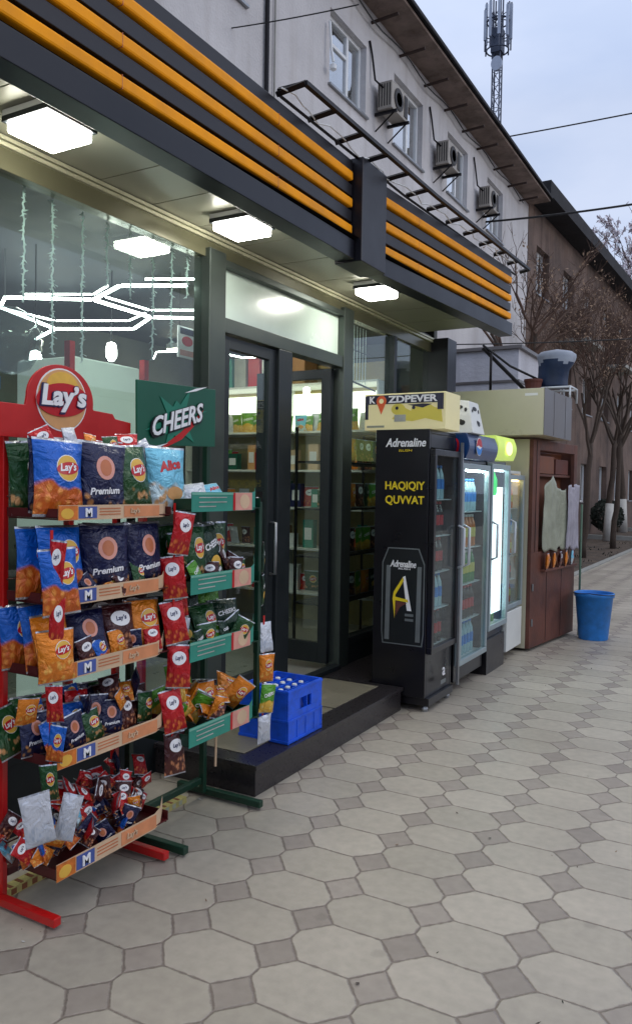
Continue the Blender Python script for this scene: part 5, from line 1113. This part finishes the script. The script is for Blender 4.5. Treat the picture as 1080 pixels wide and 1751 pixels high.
# antenna mast
an = root('antenna_mast', (-15.6, 50, 0), 'lattice cell phone mast with ring of panel antennas above the roofs', 'mast')
a = MB(); S_ = .24
for sx_, sy_ in ((-1, -1), (1, -1), (1, 1), (-1, 1)): a.tube([(-15.6 + sx_ * S_, 50 + sy_ * S_, 0), (-15.6 + sx_ * S_, 50 + sy_ * S_, 33)], .05, 'tower', 5)
z = 18
k = 0
while z < 32:
    c_ = [(-15.6 - S_, 50 - S_), (-15.6 + S_, 50 - S_), (-15.6 + S_, 50 + S_), (-15.6 - S_, 50 + S_)]
    for i in range(4):
        p, q = c_[i], c_[(i + 1) % 4]; a.tube([(*p, z), (*q, z + .8)], .022, 'tower', 4); a.tube([(*p, z), (*q, z)], .022, 'tower', 4)
    z += .8
a.build('lattice', an)
for i in range(9):
    th = 2 * math.pi * i / 9 + .2; R_ = .82; x, y = -15.6 + R_ * math.cos(th), 50 + R_ * math.sin(th); zt = (32.6, 33.0, 32.3)[i % 3]
    p = MB(); p.tube([(x, y, 29.6), (x, y, zt)], .05, 'tower', 5); p.bx(x - .08, x + .08, y - .06, y + .06, 30.3, zt - .1, 'panel_white'); p.tube([(x, y, 30.5), (-15.6, 50, 30.3)], .035, 'tower', 4); p.tube([(x, y, 31.8), (-15.6, 50, 31.7)], .035, 'tower', 4); p.build('antenna_panel', an)
a = MB()
for z in (29.7, 31.5): a.tube([(-15.6 + .7 * math.cos(t), 50 + .7 * math.sin(t), z) for t in [2 * math.pi * q / 16 for q in range(17)]], .05, 'tower', 5)
a.bx(-15.95, -15.25, 49.65, 50.35, 29.5, 31.0, 'tower'); a.build('platform', an)
a = MB(); a.disc((-15.35, 49.2, 28.4), X_, Z_, .35, .45, 'panel_white', .2, 18); a.build('dish', an)

# overhead cables
def cable(p, q, sag, r, lb):
    p, q = V(p), V(q); n = 24; MB().tube([p.lerp(q, t / n) - Z_ * sag * 4 * (t / n) * (1 - t / n) for t in range(n + 1)], r, 'cable', 5).build('overhead_cable', label=lb, category='cable')
cable((-7.2, 7.7, 7.3), (-4.2, 8.2, 7.15), .05, .008, 'thin cable in front of the apartment wall at upper left')
cable((-6.5, 20, 10.62), (6, 20, 10.65), .1, .018, 'thin black cable crossing the sky below the mast')
cable((-6.6, 18, 7.9), (-1.0, 18, 7.75), .08, .025, 'black cable crossing in front of the brown building')
cable((-5.2, 9.4, 3.55), (1, 12.5, 3.9), .12, .008, 'thin cable above the tarpaulin bundle')

# ------------------------------------------------------------------ trees
def tree(x, y, h, r, seed, label, lean=(0, 0), wash=0, depth=6, leafm='dry_leaf', nleaf=400, fork=.35, spread=.55, name='bare_tree', rmin=.004, lsz=(.015, .04)):
    rnd = random.Random(seed); rt_ = root(name, (x, y, 0), label, 'tree', None)
    tr = MB(); cr = MB(); tips = []
    top = V((x + lean[0], y + lean[1], h * fork)); n = 8; pts = [V((x, y, -.05)).lerp(top, i / n) + V((rnd.uniform(-1, 1), rnd.uniform(-1, 1), 0)) * (.03 if 0 < i < n else 0) for i in range(n + 1)]
    tr.tube(pts, [r * (1.15 - .4 * i / n) for i in range(n + 1)], 'bark', 10); tr.build('trunk', rt_, smooth=True)
    if wash:
        m = V((x, y, 0)).lerp(top, wash / top.z); MB().tube([(x, y, 0), m], [r * 1.36, r * 1.28], 'whitewash', 14).build('whitewash_band', rt_, smooth=True)
    def br(p, d, l, rr_, lv):
        k = 4; q = [p]; dd = d.copy()
        for i in range(k):
            dd = (dd + V((rnd.uniform(-1, 1), rnd.uniform(-1, 1), rnd.uniform(-.4, .8))) * .13).normalized(); q.append(q[-1] + dd * l / k)
        cr.tube(q, [rr_ * (1 - .45 * i / k) for i in range(k + 1)], 'bark' if lv > 4 else 'twig', 5 if lv > 3 else 3, False)
        if lv <= 2: tips.extend(q[1:])
        if lv == 0: return
        for i in range(rnd.choice((2, 3, 3)) if lv > 1 else 3):
            t = rnd.uniform(.45, 1); j = min(k - 1, int(t * k)); s = q[j].lerp(q[j + 1], t * k - j if t < 1 else 1)
            ax = V((rnd.uniform(-1, 1), rnd.uniform(-1, 1), rnd.uniform(-1, 1))).normalized(); nd = (dd + ax * spread).normalized(); nd.z = nd.z * .8 + .14
            br(s, nd.normalized(), l * rnd.uniform(.6, .82), max(rmin, rr_ * .56), lv - 1)
    for i in range(4):
        th = i * 1.6 + rnd.uniform(0, 1); br(top - Z_ * rnd.uniform(0, h * .05), V((math.cos(th) * .5, math.sin(th) * .5, 1)).normalized(), h * .24, r * .55, depth)
    cr.build('crown', rt_)
    if nleaf and tips:
        lf = MB()
        for i in range(nleaf):
            p = rnd.choice(tips) + V((rnd.uniform(-.08, .08), rnd.uniform(-.08, .08), rnd.uniform(-.12, .05))); s = rnd.uniform(*lsz); a_ = V((rnd.uniform(-1, 1), rnd.uniform(-1, 1), rnd.uniform(-1, 1))).normalized() * s; b_ = a_.orthogonal().normalized() * s * .5
            lf.add([p - a_, p + b_, p + a_, p - b_], [(0, 1, 2, 3)], leafm)
        lf.build('leaves', rt_)
tree(-3.75, 14, 5.3, .10, 1, 'brownish bare tree right behind the kiosk', (.0, .05), 0, 5, 'dry_leaf', 500, .62, .6)
tree(-3.7, 19.5, 6.6, .08, 2, 'bare tree with brown leaf remnants in the soil bed', (.1, 0), 0, 6, 'dry_leaf', 900, .42, .6)
tree(-4.3, 26.5, 8.2, .10, 3, 'tall bare tree before the middle of the brown building', (.1, .3), 1.2, 6, 'dry_leaf', 900, .4, .55)
tree(-3.6, 23.2, 7.6, .075, 8, 'slender bare tree between two thicker trunks before the brown wall', (.15, 0), 0, 6, 'dry_leaf', 600, .42, .6)
tree(-4.75, 32.7, 9.6, .15, 4, 'bare tree with whitewashed lower trunk beside the low kerb', (-.2, 0), 1.3, 6, 'dry_leaf', 800, .42, .55)
tree(-5.0, 44, 16, .2, 5, 'tall tree with pale leaf clusters rising above the brown roof', (0, 0), 0, 6, 'pale_leaf', 3500, .4, .5, rmin=.015, lsz=(.08, .2))
tree(-6.9, 56, 21, .2, 6, 'farthest tree with pale leaves against the sky', (0, 0), 0, 6, 'pale_leaf', 3500, .4, .5, rmin=.02, lsz=(.1, .22))
# dark shrub
sb = root('shrub', (-4.8, 29.5, 0), 'dark rounded evergreen shrub against the brown wall', 'shrub')
MB().tube([(-4.8, 29.5, 0), (-4.8, 29.5, .5)], .06, 'bark', 6).build('stem', sb)
lf = MB(); rnd = random.Random(9)
for i in range(2600):
    th = rnd.uniform(0, 6.28); ph = rnd.uniform(-1, 1); rr_ = rnd.uniform(.6, 1) ** .5
    p = V((-4.8 + .55 * rr_ * math.sqrt(1 - ph * ph) * math.cos(th), 29.5 + 1.0 * rr_ * math.sqrt(1 - ph * ph) * math.sin(th), .72 + .55 * rr_ * ph)); p += V((0, 0, .15 * noise.noise(p * 2.5)))
    a_ = V((rnd.uniform(-1, 1), rnd.uniform(-1, 1), rnd.uniform(-1, 1))).normalized() * .05; b_ = a_.orthogonal().normalized() * .03; lf.add([p - a_, p + b_, p + a_, p - b_], [(0, 1, 2, 3)], 'dark_leaf')
lf.build('foliage', sb)
# unseen building across the street, added to darken the glass reflections
ob = root('opposite_building', (17, 8, 0), 'long low grey building across the street, added unseen to darken the shop glass', 'building')
MB().bx(17, 24, -25, 60, 0, 5, 'brown_wall').build('wall', ob); MB().bx(16.6, 24.4, -25.3, 60.3, 5, 5.3, 'roof_dark').build('roof', ob)

for o in bpy.data.objects:
    if '_w' in o: del o['_w']
